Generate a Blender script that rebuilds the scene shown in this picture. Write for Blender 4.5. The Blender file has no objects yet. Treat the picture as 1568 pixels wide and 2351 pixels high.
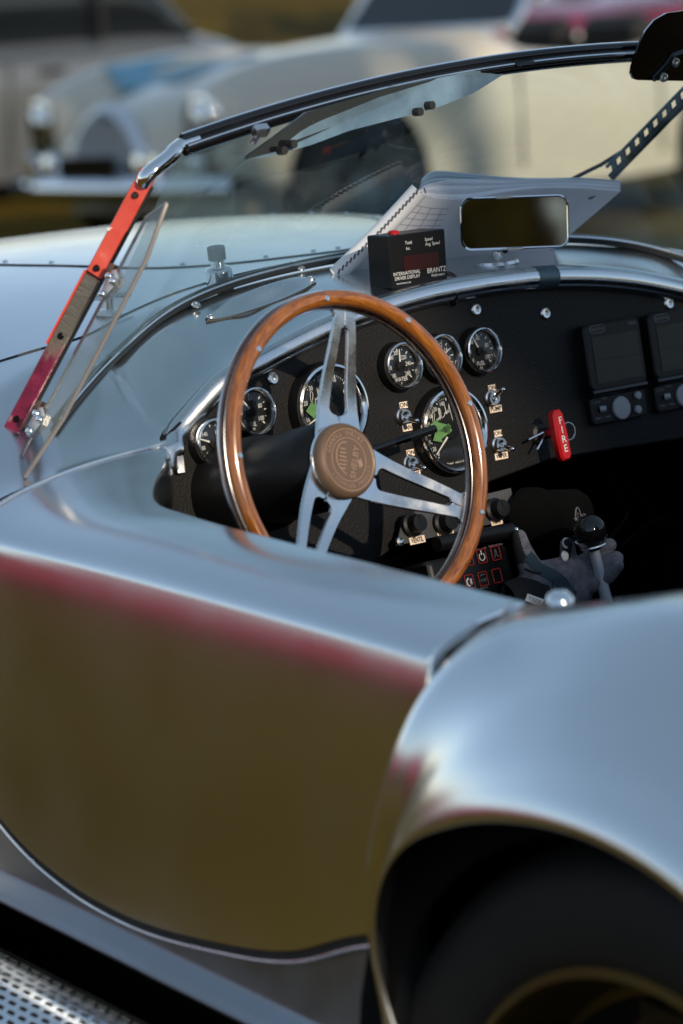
import bpy, bmesh, math, random
import numpy as np
from mathutils import Matrix, Vector
R = math.radians
random.seed(7); rng = np.random.default_rng(7)
scene = bpy.context.scene
col = scene.collection

# ------------------------------------------------------------------ camera
CAM = np.array([-2.60, -1.78, 1.62])
PITCH, YAW, LENS = R(14.26), R(40.06), 110.0
FPX = 1568 * LENS / 24.0
vd = np.array([math.sin(YAW)*math.cos(PITCH), math.cos(YAW)*math.cos(PITCH), -math.sin(PITCH)])
vr = np.array([math.cos(YAW), -math.sin(YAW), 0.0])
vu = np.cross(vr, vd)
cd = bpy.data.cameras.new('camera'); cam = bpy.data.objects.new('camera', cd); col.objects.link(cam)
cd.sensor_fit = 'HORIZONTAL'; cd.sensor_width = 24.0; cd.lens = LENS
cd.clip_start = 0.05; cd.clip_end = 4000
cam.matrix_world = Matrix(((vr[0], vu[0], -vd[0], CAM[0]), (vr[1], vu[1], -vd[1], CAM[1]), (vr[2], vu[2], -vd[2], CAM[2]), (0, 0, 0, 1)))
cd.dof.use_dof = True; cd.dof.focus_distance = 3.74; cd.dof.aperture_fstop = 3.9
scene.camera = cam

# ------------------------------------------------------------------ light
SUN_TO = Vector((-0.10, -0.88, 0.46)).normalized()      # towards the sun: behind the car, low
world = bpy.data.worlds.new('World'); scene.world = world; world.use_nodes = True
wn = world.node_tree.nodes; wl = world.node_tree.links
sky = wn.new('ShaderNodeTexSky'); sky.sky_type = 'NISHITA'; sky.sun_disc = False
sky.sun_elevation = math.asin(SUN_TO.z); sky.sun_rotation = math.atan2(SUN_TO.x, SUN_TO.y)
sky.air_density = 0.8; sky.dust_density = 0.1; sky.ozone_density = 1.4
hz = wn.new('ShaderNodeMix'); hz.data_type = 'RGBA'; hz.blend_type = 'MULTIPLY'; hz.inputs[0].default_value = 1.0; hz.inputs[7].default_value = (.74, .62, .55, 1)
wl.new(sky.outputs[0], hz.inputs[6])
hv = wn.new('ShaderNodeMix'); hv.data_type = 'RGBA'; hv.blend_type = 'ADD'; hv.inputs[0].default_value = 1.0; hv.inputs[7].default_value = (.70, 1.02, 1.24, 1)   # thin even high haze over the clear sky
wl.new(hz.outputs[2], hv.inputs[6]); wl.new(hv.outputs[2], wn['Background'].inputs[0]); wn['Background'].inputs[1].default_value = 0.15
sl = bpy.data.lights.new('sun', 'SUN'); sl.energy = 3.4; sl.angle = R(0.6); sl.color = (1.0, 0.86, 0.68)
so = bpy.data.objects.new('sun', sl); col.objects.link(so)
so.rotation_euler = (-SUN_TO).to_track_quat('-Z', 'Y').to_euler(); so.location = (-3, -20, 12)
scene.view_settings.view_transform = 'Standard'; scene.view_settings.look = 'None'
scene.view_settings.exposure = 0.32; scene.view_settings.gamma = 1.0
scene.render.engine = 'CYCLES'
scene.cycles.use_denoising = True
scene.cycles.max_bounces = 10; scene.cycles.transparent_max_bounces = 16
scene.cycles.sample_clamp_indirect = 6.0

# ------------------------------------------------------------------ picture -> place (1568-wide units), onto planes of the car
def ray(px, py): return vd*FPX + vr*(px-784) + vu*(1175.4-py)
def ax(px, py, x): v = ray(px, py); return CAM + v*((x-CAM[0])/v[0])
def ay(px, py, y): v = ray(px, py); return CAM + v*((y-CAM[1])/v[1])
def az(px, py, z): v = ray(px, py); return CAM + v*((z-CAM[2])/v[2])
DT = R(13.4); DN = np.array([0, -math.cos(DT), math.sin(DT)]); DE = np.array([0, math.sin(DT), math.cos(DT)]); DP = np.array([-.0084, 1.0234, .8476])
def ad(px, py, off=0.0):
    v = ray(px, py); return CAM + v*(((DP-CAM)@DN + off)/(v@DN))
def frame(o, n, up=(0, 0, 1)):
    n = Vector(n).normalized(); x = Vector(up).cross(n).normalized(); y = n.cross(x)
    m = Matrix((x, y, n)).transposed().to_4x4(); m.translation = Vector(o); return m

# ------------------------------------------------------------------ materials
def mat(name, base=(.5, .5, .5), rough=.5, metal=0.0, **k):
    m = bpy.data.materials.new(name); m.use_nodes = True
    b = m.node_tree.nodes['Principled BSDF']
    b.inputs['Base Color'].default_value = (*base, 1); b.inputs['Roughness'].default_value = rough; b.inputs['Metallic'].default_value = metal
    for q, v in k.items():
        b.inputs[q.replace('_', ' ')].default_value = v
    return m
def nd(m, t, **k):
    n = m.node_tree.nodes.new(t)
    for q, v in k.items():
        if q in n.inputs: n.inputs[q].default_value = v
        else: setattr(n, q, v)
    return n
def lk(m, a, b): m.node_tree.links.new(a, b)
def bs(m): return m.node_tree.nodes['Principled BSDF']
def coords(m, scale=(1, 1, 1), rot=(0, 0, 0)):
    t = nd(m, 'ShaderNodeTexCoord'); mp = nd(m, 'ShaderNodeMapping'); mp.inputs['Scale'].default_value = scale; mp.inputs['Rotation'].default_value = rot
    lk(m, t.outputs['Object'], mp.inputs['Vector']); return mp.outputs[0]
def ramp(m, src, stops):
    r = nd(m, 'ShaderNodeValToRGB'); e = r.color_ramp.elements
    e[0].position, e[0].color = stops[0][0], (*stops[0][1], 1); e[1].position, e[1].color = stops[-1][0], (*stops[-1][1], 1)
    for p, c in stops[1:-1]:
        q = e.new(p); q.color = (*c, 1)
    lk(m, src, r.inputs[0]); return r.outputs[0]
def noisecol(m, vec, scale, stops, detail=4, rough=.55):
    n = nd(m, 'ShaderNodeTexNoise', Scale=scale, Detail=detail, Roughness=rough); lk(m, vec, n.inputs['Vector'])
    lk(m, ramp(m, n.outputs[0], stops), bs(m).inputs['Base Color']); return n
def bump(m, src, strength, dist=.001):
    b = nd(m, 'ShaderNodeBump', Strength=strength, Distance=dist); lk(m, src, b.inputs['Height']); lk(m, b.outputs[0], bs(m).inputs['Normal'])
def roughvar(m, vec, scale, lo, hi, detail=5):
    n = nd(m, 'ShaderNodeTexNoise', Scale=scale, Detail=detail); lk(m, vec, n.inputs['Vector'])
    r = nd(m, 'ShaderNodeMapRange'); r.inputs[1].default_value = .3; r.inputs[2].default_value = .7; r.inputs[3].default_value = lo; r.inputs[4].default_value = hi
    lk(m, n.outputs[0], r.inputs[0]); lk(m, r.outputs[0], bs(m).inputs['Roughness'])

M = {}
M['alu'] = m = mat('satin_aluminium', (.73, .76, .78), .3, 1.0); v = coords(m); roughvar(m, v, 9, .175, .23)
n = nd(m, 'ShaderNodeTexNoise', Scale=420, Detail=3); lk(m, coords(m, (1, .06, 1)), n.inputs['Vector'])
nw = nd(m, 'ShaderNodeTexNoise', Scale=5, Detail=2); lk(m, coords(m), nw.inputs['Vector']); b1 = nd(m, 'ShaderNodeBump', Strength=.10, Distance=.004); lk(m, nw.outputs[0], b1.inputs['Height'])
bump(m, n.outputs[0], .05, .0004); lk(m, b1.outputs[0], [q for q in m.node_tree.nodes if q.type == 'BUMP'][-1].inputs['Normal'])
M['alusill'] = m = mat('dark_rough_aluminium', (.25, .27, .30), .38, 1.0); roughvar(m, coords(m), 14, .3, .45)  # sill metal, darker and rougher than the body skin
M['alu2'] = m = mat('brushed_aluminium', (.78, .79, .80), .22, 1.0); roughvar(m, coords(m), 30, .16, .30)
n = nd(m, 'ShaderNodeTexNoise', Scale=600, Detail=3); lk(m, coords(m, (.04, 1, 1)), n.inputs['Vector']); bump(m, n.outputs[0], .10, .0004)
M['polished'] = m = mat('polished_aluminium', (.82, .83, .84), .1, 1.0); roughvar(m, coords(m), 70, .07, .22)
n = nd(m, 'ShaderNodeTexNoise', Scale=60, Detail=4); lk(m, coords(m), n.inputs['Vector']); bump(m, n.outputs[0], .10, .002)
M['chrome'] = mat('chrome', (.86, .87, .88), .05, 1.0)
M['chrome2'] = mat('worn_chrome', (.72, .72, .72), .22, 1.0)
M['leather'] = m = mat('black_grained_vinyl', (.0065, .006, .006), .50, Specular_IOR_Level=.22)
vo = nd(m, 'ShaderNodeTexVoronoi', Scale=520); lk(m, coords(m), vo.inputs['Vector'])
no = nd(m, 'ShaderNodeTexNoise', Scale=260, Detail=4); lk(m, coords(m), no.inputs['Vector'])
ma = nd(m, 'ShaderNodeMath', operation='ADD'); lk(m, vo.outputs[0], ma.inputs[0]); lk(m, no.outputs[0], ma.inputs[1]); bump(m, ma.outputs[0], .36, .0011)
M['black'] = mat('black_plastic', (.005, .005, .0055), .42, Specular_IOR_Level=.25)
M['gloss'] = mat('gloss_black', (.006, .006, .007), .06)
M['matte'] = m = mat('black_carpet', (.004, .004, .004), .95, Specular_IOR_Level=.05)
M['rubber'] = m = mat('black_rubber', (.014, .014, .014), .6); roughvar(m, coords(m), 60, .5, .75)
M['seal'] = mat('windscreen_seal', (.010, .012, .013), .32)
M['tyre'] = m = mat('tyre_rubber', (.016, .0155, .016), .72); noisecol(m, coords(m), 25, [(.35, (.0025, .0025, .0025)), (.7, (.006, .0055, .005))])
M['dial'] = mat('dial_black', (.006, .006, .007), .35)
M['white'] = mat('dial_white', (.62, .63, .61), .5)
M['dim'] = mat('faded_white_print', (.16, .16, .17), .6)
M['label'] = m = mat('label_tape', (.80, .64, .50), .5); roughvar(m, coords(m), 200, .4, .7)
M['ink'] = mat('label_ink', (.02, .016, .014), .6)
M['green'] = m = mat('green_sticker', (.11, .27, .07), .5); noisecol(m, coords(m), 120, [(.3, (.06, .16, .04)), (.7, (.10, .22, .07))])
M['wood'] = m = mat('varnished_wood', (.35, .14, .04), .22, Coat_Weight=.8, Coat_Roughness=.07)
at_ = nd(m, 'ShaderNodeAttribute', attribute_name='grain'); mp = nd(m, 'ShaderNodeMapping'); mp.inputs['Scale'].default_value = (9, 90, 90); lk(m, at_.outputs['Vector'], mp.inputs['Vector'])
nz = nd(m, 'ShaderNodeTexNoise', Scale=3.0, Detail=7, Roughness=.65, Distortion=.5); lk(m, mp.outputs[0], nz.inputs['Vector'])
lk(m, ramp(m, nz.outputs[0], [(.26, (.05, .014, .004)), (.40, (.16, .048, .009)), (.56, (.27, .092, .016)), (.75, (.42, .165, .032))]), bs(m).inputs['Base Color'])
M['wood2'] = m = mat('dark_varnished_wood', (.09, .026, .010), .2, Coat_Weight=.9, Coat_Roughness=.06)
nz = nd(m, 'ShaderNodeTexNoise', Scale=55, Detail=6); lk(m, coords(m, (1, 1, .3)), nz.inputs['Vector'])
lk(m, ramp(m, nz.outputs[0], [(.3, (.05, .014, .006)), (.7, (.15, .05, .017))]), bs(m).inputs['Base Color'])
M['inlay'] = mat('dark_inlay', (.035, .012, .022), .25)
M['bronze'] = m = mat('bronze_cap', (.145, .092, .060), .46, .3); roughvar(m, coords(m), 90, .34, .52)
M['bronze2'] = mat('bronze_relief', (.33, .22, .155), .40, .3)
M['redpaint'] = m = mat('red_paint', (.62, .045, .03), .35)
n = noisecol(m, coords(m), 30, [(.35, (.68, .07, .045)), (.6, (.78, .11, .075)), (.75, (.84, .27, .22))])
M['maroon'] = m = mat('maroon_wine_paint', (.16, .008, .035), .3); noisecol(m, coords(m), 40, [(.3, (.12, .006, .028)), (.7, (.21, .014, .05))])
M['worn'] = m = mat('bare_scratched_metal', (.36, .29, .24), .4, 1.0)
n = nd(m, 'ShaderNodeTexNoise', Scale=160, Detail=5); lk(m, coords(m, (1, .25, .25)), n.inputs['Vector']); bump(m, n.outputs[0], .5, .001)
M['wornwine'] = m = mat('wine_paint_worn_to_metal', (.16, .008, .035), .34)
tc = nd(m, 'ShaderNodeTexCoord'); sx_ = nd(m, 'ShaderNodeSeparateXYZ'); lk(m, tc.outputs['Object'], sx_.inputs[0]); nz = nd(m, 'ShaderNodeTexNoise', Scale=70, Detail=6, Roughness=.7); lk(m, coords(m, (1, 1, .45)), nz.inputs['Vector'])
ml = nd(m, 'ShaderNodeMath', operation='MULTIPLY_ADD'); ml.inputs[1].default_value = .085; lk(m, nz.outputs[0], ml.inputs[0]); lk(m, sx_.outputs[2], ml.inputs[2])
fac = nd(m, 'ShaderNodeMapRange'); fac.inputs[1].default_value = .268; fac.inputs[2].default_value = .292; lk(m, ml.outputs[0], fac.inputs[0])
mx = nd(m, 'ShaderNodeMix', data_type='RGBA'); lk(m, fac.outputs[0], mx.inputs[0]); mx.inputs[6].default_value = (.40, .32, .26, 1); n2 = nd(m, 'ShaderNodeTexNoise', Scale=60, Detail=5); lk(m, coords(m), n2.inputs['Vector']); lk(m, ramp(m, n2.outputs[0], [(.35, (.12, .006, .030)), (.62, (.20, .012, .05)), (.75, (.33, .16, .17))]), mx.inputs[7]); lk(m, mx.outputs[2], bs(m).inputs['Base Color'])
iv = nd(m, 'ShaderNodeMath', operation='SUBTRACT'); iv.inputs[0].default_value = 1; lk(m, fac.outputs[0], iv.inputs[1]); lk(m, iv.outputs[0], bs(m).inputs['Metallic'])
n3 = nd(m, 'ShaderNodeTexNoise', Scale=260, Detail=3); lk(m, coords(m, (.15, 1, 1), (0, R(35), 0)), n3.inputs['Vector']); bump(m, n3.outputs[0], .5, .0008)
M['redgloss'] = mat('red_plastic', (.42, .008, .010), .3)
M['redled'] = mat('dark_red_display', (.026, .001, .0015), .3)
M['redline'] = mat('red_print', (.34, .02, .015), .5)
M['bluegrey'] = mat('grey_blue_print', (.10, .13, .16), .5)
M['greybtn'] = mat('grey_rubber_button', (.30, .31, .33), .55)
M['lcd'] = mat('dull_lcd', (.016, .0165, .013), .3, Specular_IOR_Level=.25)
M['steel'] = m = mat('brushed_steel', (.50, .47, .43), .30, 1.0); roughvar(m, coords(m, (60, 60, 2)), 10, .22, .38)
M['panel'] = m = mat('grey_anodised_plate', (.055, .056, .058), .5, .3); roughvar(m, coords(m), 80, .42, .6)
M['paper'] = m = mat('paper', (.80, .81, .86), .8); n = noisecol(m, coords(m), 12, [(.3, (.74, .75, .81)), (.7, (.83, .84, .88))])
M['paperink'] = mat('grey_print', (.10, .10, .13), .8)
M['paper2'] = mat('edge_shade_paper', (.58, .59, .65), .8)  # greyer sheets stand in for shadow between the page edges
M['spiral'] = mat('binding_comb', (.78, .80, .84), .4)
M['mirror'] = m = mat('mirror_glass', (.30, .30, .28), .03, 1.0)
M['gold'] = mat('gold_wheel', (.10, .07, .02), .42, .8)
M['spoke'] = m = mat('dull_polished_alloy', (.62, .64, .66), .2, 1.0); roughvar(m, coords(m), 45, .14, .34)
n = nd(m, 'ShaderNodeTexNoise', Scale=38, Detail=5); lk(m, coords(m), n.inputs['Vector']); bump(m, n.outputs[0], .16, .003)
M['gloveg'] = m = mat('grey_perforated_suede', (.10, .10, .115), .9)
vo = nd(m, 'ShaderNodeTexVoronoi', Scale=330); lk(m, coords(m), vo.inputs['Vector'])
nz = nd(m, 'ShaderNodeTexNoise', Scale=90, Detail=4); lk(m, coords(m), nz.inputs['Vector'])
r1 = ramp(m, vo.outputs[0], [(.13, (.02, .02, .024)), (.24, (1, 1, 1))]); r2 = ramp(m, nz.outputs[0], [(.3, (.09, .088, .102)), (.7, (.17, .165, .19))])
mx = nd(m, 'ShaderNodeMix', data_type='RGBA', blend_type='MULTIPLY'); mx.inputs[0].default_value = 1; lk(m, r2, mx.inputs[6]); lk(m, r1, mx.inputs[7]); lk(m, mx.outputs[2], bs(m).inputs['Base Color'])
bump(m, nz.outputs[0], .5, .002)
M['glovet'] = mat('teal_grey_glove_patch', (.022, .045, .060), .85)
M['gloveb'] = mat('black_glove_fabric', (.008, .008, .009), .9)
M['silverdot'] = mat('grip_dot', (.60, .60, .58), .5)
M['whitepaint'] = m = mat('old_english_white_paint', (.64, .57, .45), .28, Coat_Weight=.6, Coat_Roughness=.08); 
M['greypaint'] = mat('cool_grey_paint', (.11, .12, .13), .35, Coat_Weight=.5)
M['winepaint'] = mat('wine_red_paint', (.17, .006, .035), .25, Coat_Weight=.8)
M['redcar'] = mat('crimson_paint', (.26, .003, .026), .3, Coat_Weight=.5)
M['tan'] = mat('tan_leather', (.32, .17, .08), .6)
M['cloth'] = m = mat('light_blue_cloth', (.24, .45, .55), .8); noisecol(m, coords(m), 9, [(.3, (.20, .40, .50)), (.7, (.30, .52, .62))])
M['carglass'] = mat('dark_car_glass', (.010, .013, .016), .03)
M['bluesteel'] = mat('dull_blue_steel', (.10, .15, .17), .4, .7)
M['brightmetal'] = mat('bright_grille_metal', (.66, .70, .75), .38, .6)
M['lamp'] = mat('headlamp_glass', (.80, .82, .84), .06, .6)
M['amber'] = mat('amber_lens', (.75, .25, .03), .15)
def glass_mat(name, tint, veil, dcol=(.45, .56, .60), ior=1.45, rough=.01):
    m = bpy.data.materials.new(name); m.use_nodes = True; nt = m.node_tree; nt.nodes.remove(bs(m)); out = nt.nodes['Material Output']
    tr = nd(m, 'ShaderNodeBsdfTransparent'); tr.inputs[0].default_value = (*tint, 1)
    gl = nd(m, 'ShaderNodeBsdfGlossy'); gl.inputs['Roughness'].default_value = rough
    fr = nd(m, 'ShaderNodeFresnel', IOR=ior)
    mx = nd(m, 'ShaderNodeMixShader'); lk(m, fr.outputs[0], mx.inputs[0]); lk(m, tr.outputs[0], mx.inputs[1]); lk(m, gl.outputs[0], mx.inputs[2])
    df = nd(m, 'ShaderNodeBsdfDiffuse'); df.inputs[0].default_value = (*dcol, 1)
    nz = nd(m, 'ShaderNodeTexNoise', Scale=14, Detail=5); lk(m, coords(m), nz.inputs['Vector'])
    sp = nd(m, 'ShaderNodeTexVoronoi', Scale=70); lk(m, coords(m), sp.inputs['Vector'])
    sr = nd(m, 'ShaderNodeMapRange'); sr.inputs[1].default_value = .05; sr.inputs[2].default_value = .02; sr.inputs[3].default_value = 0; sr.inputs[4].default_value = .22; lk(m, sp.outputs[0], sr.inputs[0])
    mr = nd(m, 'ShaderNodeMapRange'); mr.inputs[1].default_value = .3; mr.inputs[2].default_value = .75; mr.inputs[3].default_value = veil*.4; mr.inputs[4].default_value = veil*1.5; lk(m, nz.outputs[0], mr.inputs[0])
    ad_ = nd(m, 'ShaderNodeMath', operation='ADD'); lk(m, mr.outputs[0], ad_.inputs[0]); lk(m, sr.outputs[0], ad_.inputs[1])
    m2 = nd(m, 'ShaderNodeMixShader'); lk(m, ad_.outputs[0], m2.inputs[0]); lk(m, mx.outputs[0], m2.inputs[1]); lk(m, df.outputs[0], m2.inputs[2])
    lk(m, m2.outputs[0], out.inputs['Surface']); return m
M['glass'] = m = glass_mat('tinted_windscreen_glass', (.70, .79, .79), .075, (.34, .52, .60))  # bluish veil is dust plus sky reflection put into the colour
gc = nd(m, 'ShaderNodeTexCoord'); gd = nd(m, 'ShaderNodeVectorMath', operation='DISTANCE'); lk(m, gc.outputs['Object'], gd.inputs[0]); gd.inputs[1].default_value = (-.53, 1.08, .94)
gm = nd(m, 'ShaderNodeMapRange'); gm.inputs[1].default_value = .212; gm.inputs[2].default_value = .206; gm.inputs[3].default_value = 0; gm.inputs[4].default_value = .07; lk(m, gd.outputs['Value'], gm.inputs[0])   # dusty arc the wiper left
mixn = [q for q in m.node_tree.nodes if q.type == 'MIX_SHADER'][-1]; src = mixn.inputs[0].links[0].from_socket; ga = nd(m, 'ShaderNodeMath', operation='ADD'); lk(m, src, ga.inputs[0]); lk(m, gm.outputs[0], ga.inputs[1]); lk(m, ga.outputs[0], mixn.inputs[0])
M['acrylic'] = glass_mat('clear_acrylic', (.84, .85, .86), .12, (.22, .22, .22), 1.035)
M['acredge'] = mat('acrylic_edge', (.30, .27, .25), .3, Transmission_Weight=.3)
M['visor'] = glass_mat('dark_smoked_acrylic', (.05, .06, .10), .01)
M['visor3'] = glass_mat('sky_sheen_acrylic', (.40, .52, .62), .40, (.27, .42, .54))  # blue of the reflected sky is put into the sheet colour
M['visor2'] = glass_mat('purple_smoked_acrylic', (.016, .006, .016), .004, ior=1.2)
M['clearlens'] = glass_mat('gauge_glass', (.97, .97, .97), .004)
M['foliage'] = m = mat('dark_foliage', (.03, .045, .015), .7); noisecol(m, coords(m), 3, [(.3, (.016, .024, .008)), (.55, (.04, .05, .016)), (.75, (.09, .075, .025))])
M['gold_foliage'] = m = mat('golden_foliage', (.28, .17, .02), .7); noisecol(m, coords(m), 3, [(.3, (.10, .065, .008)), (.55, (.30, .19, .02)), (.75, (.45, .30, .04))])
M['bark'] = m = mat('bark', (.06, .045, .03), .9); noisecol(m, coords(m, (1, 1, .2)), 9, [(.3, (.035, .026, .018)), (.7, (.09, .07, .05))])
M['ground'] = m = mat('dry_grass_ground', (.10, .075, .03), .95, Specular_IOR_Level=.1)
vv = coords(m); n1 = nd(m, 'ShaderNodeTexNoise', Scale=.7, Detail=6); lk(m, vv, n1.inputs['Vector']); n2 = nd(m, 'ShaderNodeTexNoise', Scale=45, Detail=5); lk(m, vv, n2.inputs['Vector'])
ma = nd(m, 'ShaderNodeMath', operation='ADD'); lk(m, n1.outputs[0], ma.inputs[0]); lk(m, n2.outputs[0], ma.inputs[1])
mh = nd(m, 'ShaderNodeMath', operation='MULTIPLY'); mh.inputs[1].default_value = .5; lk(m, ma.outputs[0], mh.inputs[0])
lk(m, ramp(m, mh.outputs[0], [(.36, (.044, .028, .002)), (.5, (.086, .055, .004)), (.64, (.13, .085, .008))]), bs(m).inputs['Base Color']); bump(m, n2.outputs[0], .8, .03)

# ------------------------------------------------------------------ mesh helpers
class MB:
    def __init__(s): s.v = []; s.f = []; s.m = []
    def add(s, vs, fs, mi=0):
        o = len(s.v); s.v += [tuple(map(float, p)) for p in vs]; s.f += [tuple(i+o for i in f) for f in fs]; s.m += [mi]*len(fs); return s
    def box(s, c, sz, mx=None, mi=0, bev=0.0):
        a, b, h = sz[0]/2, sz[1]/2, sz[2]/2
        if bev:
            k = bev; ring = [(-a+k, -b), (a-k, -b), (a, -b+k), (a, b-k), (a-k, b), (-a+k, b), (-a, b-k), (-a, -b+k)]
            ins = [(x*(1-k/a) if abs(x) else x, y*(1-k/b)) for x, y in ring]
            L = [(ins, -h), (ring, -h+k), (ring, h-k), (ins, h)]
            vs = [(x, y, z) for rg, z in L for x, y in rg]; n = 8
            fs = [tuple(range(n-1, -1, -1)), tuple(range(3*n, 4*n))]
            for q in range(3):
                for i in range(n): fs.append((q*n+i, q*n+(i+1) % n, (q+1)*n+(i+1) % n, (q+1)*n+i))
        else:
            vs = [(x, y, z) for z in (-h, h) for y in (-b, b) for x in (-a, a)]
            fs = [(0, 2, 3, 1), (4, 5, 7, 6), (0, 1, 5, 4), (2, 6, 7, 3), (0, 4, 6, 2), (1, 3, 7, 5)]
        mx = mx or Matrix.Identity(4)
        return s.add([mx @ Vector((p[0]+c[0], p[1]+c[1], p[2]+c[2])) for p in vs], fs, mi)
    def lathe(s, prof, n=32, mx=None, mi=0, closed=False, a0=0, a1=2*math.pi):
        mx = mx or Matrix.Identity(4); full = abs(a1-a0-2*math.pi) < 1e-6; k = n if full else n+1
        vs = [mx @ Vector((r*math.cos(a0+(a1-a0)*i/n), r*math.sin(a0+(a1-a0)*i/n), z)) for i in range(k) for r, z in prof]; p = len(prof); fs = []
        for i in range(n):
            j = (i+1) % k
            for q in range(p-1 if not closed else p):
                w = (q+1) % p; fs.append((i*p+q, j*p+q, j*p+w, i*p+w))
        return s.add(vs, fs, mi)
    def tube(s, pts, rad, n=10, mi=0, cap=True, closed=False, flat=None):
        pts = [Vector(p) for p in pts]; N = len(pts); rad = rad if hasattr(rad, '__len__') else [rad]*N; vs = []; up = None
        for i, p in enumerate(pts):
            t = (pts[(i+1) % N]-pts[i-1]) if closed else (pts[min(i+1, N-1)]-pts[max(i-1, 0)])
            t.normalize()
            if up is None: up = Vector((0, 0, 1)) if abs(t.z) < .9 else Vector((0, 1, 0))
            x = up.cross(t).normalized(); y = t.cross(x); up = y
            fl = flat or 1.0
            for k in range(n):
                a = 2*math.pi*k/n; vs.append(p + x*rad[i]*math.cos(a) + y*rad[i]*fl*math.sin(a))
        fs = []
        for i in range(N if closed else N-1):
            j = (i+1) % N
            for k in range(n): fs.append((i*n+k, i*n+(k+1) % n, j*n+(k+1) % n, j*n+k))
        if cap and not closed: fs += [tuple(range(n-1, -1, -1)), tuple(range((N-1)*n, N*n))]
        return s.add(vs, fs, mi)
    def grid(s, G, mi=0, flip=False):
        a, b = len(G), len(G[0]); vs = [p for row in G for p in row]; fs = []
        for i in range(a-1):
            for j in range(b-1):
                q = (i*b+j, (i+1)*b+j, (i+1)*b+j+1, i*b+j+1); fs.append(q[::-1] if flip else q)
        return s.add(vs, fs, mi)
    def prism(s, out, z0, z1, mx=None, mi=0, bev=0.0):
        mx = mx or Matrix.Identity(4); n = len(out); c = np.mean(np.array(out), 0)
        if bev:
            o = np.array(out); ins = []
            for i in range(n):
                e1 = o[i]-o[i-1]; e2 = o[(i+1) % n]-o[i]; n1 = np.array([-e1[1], e1[0]]); n2 = np.array([-e2[1], e2[0]])
                nn = n1/(np.linalg.norm(n1)+1e-9)+n2/(np.linalg.norm(n2)+1e-9); nn /= max(np.linalg.norm(nn), 1e-6)
                if nn@(c-o[i]) < 0 and False: nn = -nn
                ins.append(tuple(o[i]+nn*bev))
            L = [(out, z0), (out, z1-bev), (ins, z1)]
        else: L = [(out, z0), (out, z1)]
        vs = [mx @ Vector((x, y, z)) for rg, z in L for x, y in rg]; fs = [tuple(range(n-1, -1, -1)), tuple(range((len(L)-1)*n, len(L)*n))]
        for q in range(len(L)-1):
            for i in range(n): fs.append((q*n+i, q*n+(i+1) % n, (q+1)*n+(i+1) % n, (q+1)*n+i))
        return s.add(vs, fs, mi)
    def ball(s, c, r, mx=None, n=16, mi=0, sc=(1, 1, 1)):
        prof = [(max(r*math.sin(math.pi*i/n), 1e-5), -r*math.cos(math.pi*i/n)) for i in range(n+1)]
        m4 = (mx or Matrix.Identity(4)) @ Matrix.Translation(Vector(c)) @ Matrix.Diagonal((*sc, 1))
        return s.lathe(prof, n*2, m4, mi)
    def mesh(s, name, mats, sharp=38):
        me = bpy.data.meshes.new(name); me.from_pydata(s.v, [], s.f)
        for m_ in (mats if isinstance(mats, (list, tuple)) else [mats]): me.materials.append(m_)
        me.polygons.foreach_set('material_index', s.m); me.shade_smooth(); me.set_sharp_from_angle(angle=R(sharp)); me.update(); return me
    def build(s, name, mats, parent=None, mx=None, sharp=38):
        o = bpy.data.objects.new(name, s.mesh(name, mats, sharp)); col.objects.link(o)
        if parent: o.parent = parent
        if mx is not None: o.matrix_local = mx
        return o
def link(name, me, parent=None, mx=None):
    o = bpy.data.objects.new(name, me); col.objects.link(o)
    if parent: o.parent = parent
    if mx is not None: o.matrix_local = mx
    return o
def thing(name, label, cat, loc=(0, 0, 0), rz=0.0, group=None):
    o = bpy.data.objects.new(name, None); col.objects.link(o); o.location = loc; o.rotation_euler = (0, 0, rz); o.empty_display_size = .2
    return tag(o, label, cat, group)
def tag(o, label, cat, group=None, kind=None):
    if label: o['label'] = label
    if cat: o['category'] = cat
    if group: o['group'] = group
    if kind: o['kind'] = kind
    return o
def copy_tree(o, parent=None):
    c = o.copy(); col.objects.link(c); c.parent = parent
    for ch in list(o.children): copy_tree(ch, c)
    return c
def textmesh(s, size, extr=.0, spacing=1.0, shear=0.0, bold=.004):
    cu = bpy.data.curves.new('t', 'FONT'); cu.body = s; cu.size = size; cu.extrude = extr; cu.align_x = 'CENTER'; cu.align_y = 'CENTER'; cu.space_character = spacing; cu.shear = shear; cu.resolution_u = 2; cu.offset = bold*size
    o = bpy.data.objects.new('t', cu); col.objects.link(o); dg = bpy.context.evaluated_depsgraph_get(); me = bpy.data.meshes.new_from_object(o.evaluated_get(dg))
    vs = [tuple(v_.co) for v_ in me.vertices]; fs = [tuple(p.vertices) for p in me.polygons]
    bpy.data.objects.remove(o); bpy.data.curves.remove(cu); bpy.data.meshes.remove(me); return vs, fs
def addtext(mb, s, size, mx, mi=0, extr=0.0, spacing=1.0, shear=0.0, sx=1.0, bold=.004):
    vs, fs = textmesh(s, size, extr, spacing, shear, bold); mb.add([mx @ Vector((a*sx, b, c)) for a, b, c in vs], fs, mi)
def crom(P, n):
    P = np.array(P, float); Q = np.vstack([2*P[0]-P[1], P, 2*P[-1]-P[-2]]); out = []
    for t in np.linspace(0, len(P)-1, n):
        i = min(int(t), len(P)-2); u = t-i; a, b, c, d_ = Q[i:i+4]
        out.append(.5*((2*b)+(c-a)*u+(2*a-5*b+4*c-d_)*u*u+(3*b-a-3*c+d_)*u**3))
    return np.array(out)
def net(ctrl, a, b):
    rows = np.array([crom(r_, b) for r_ in ctrl]); return np.array([crom(rows[:, j], a) for j in range(b)]).transpose(1, 0, 2)
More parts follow.
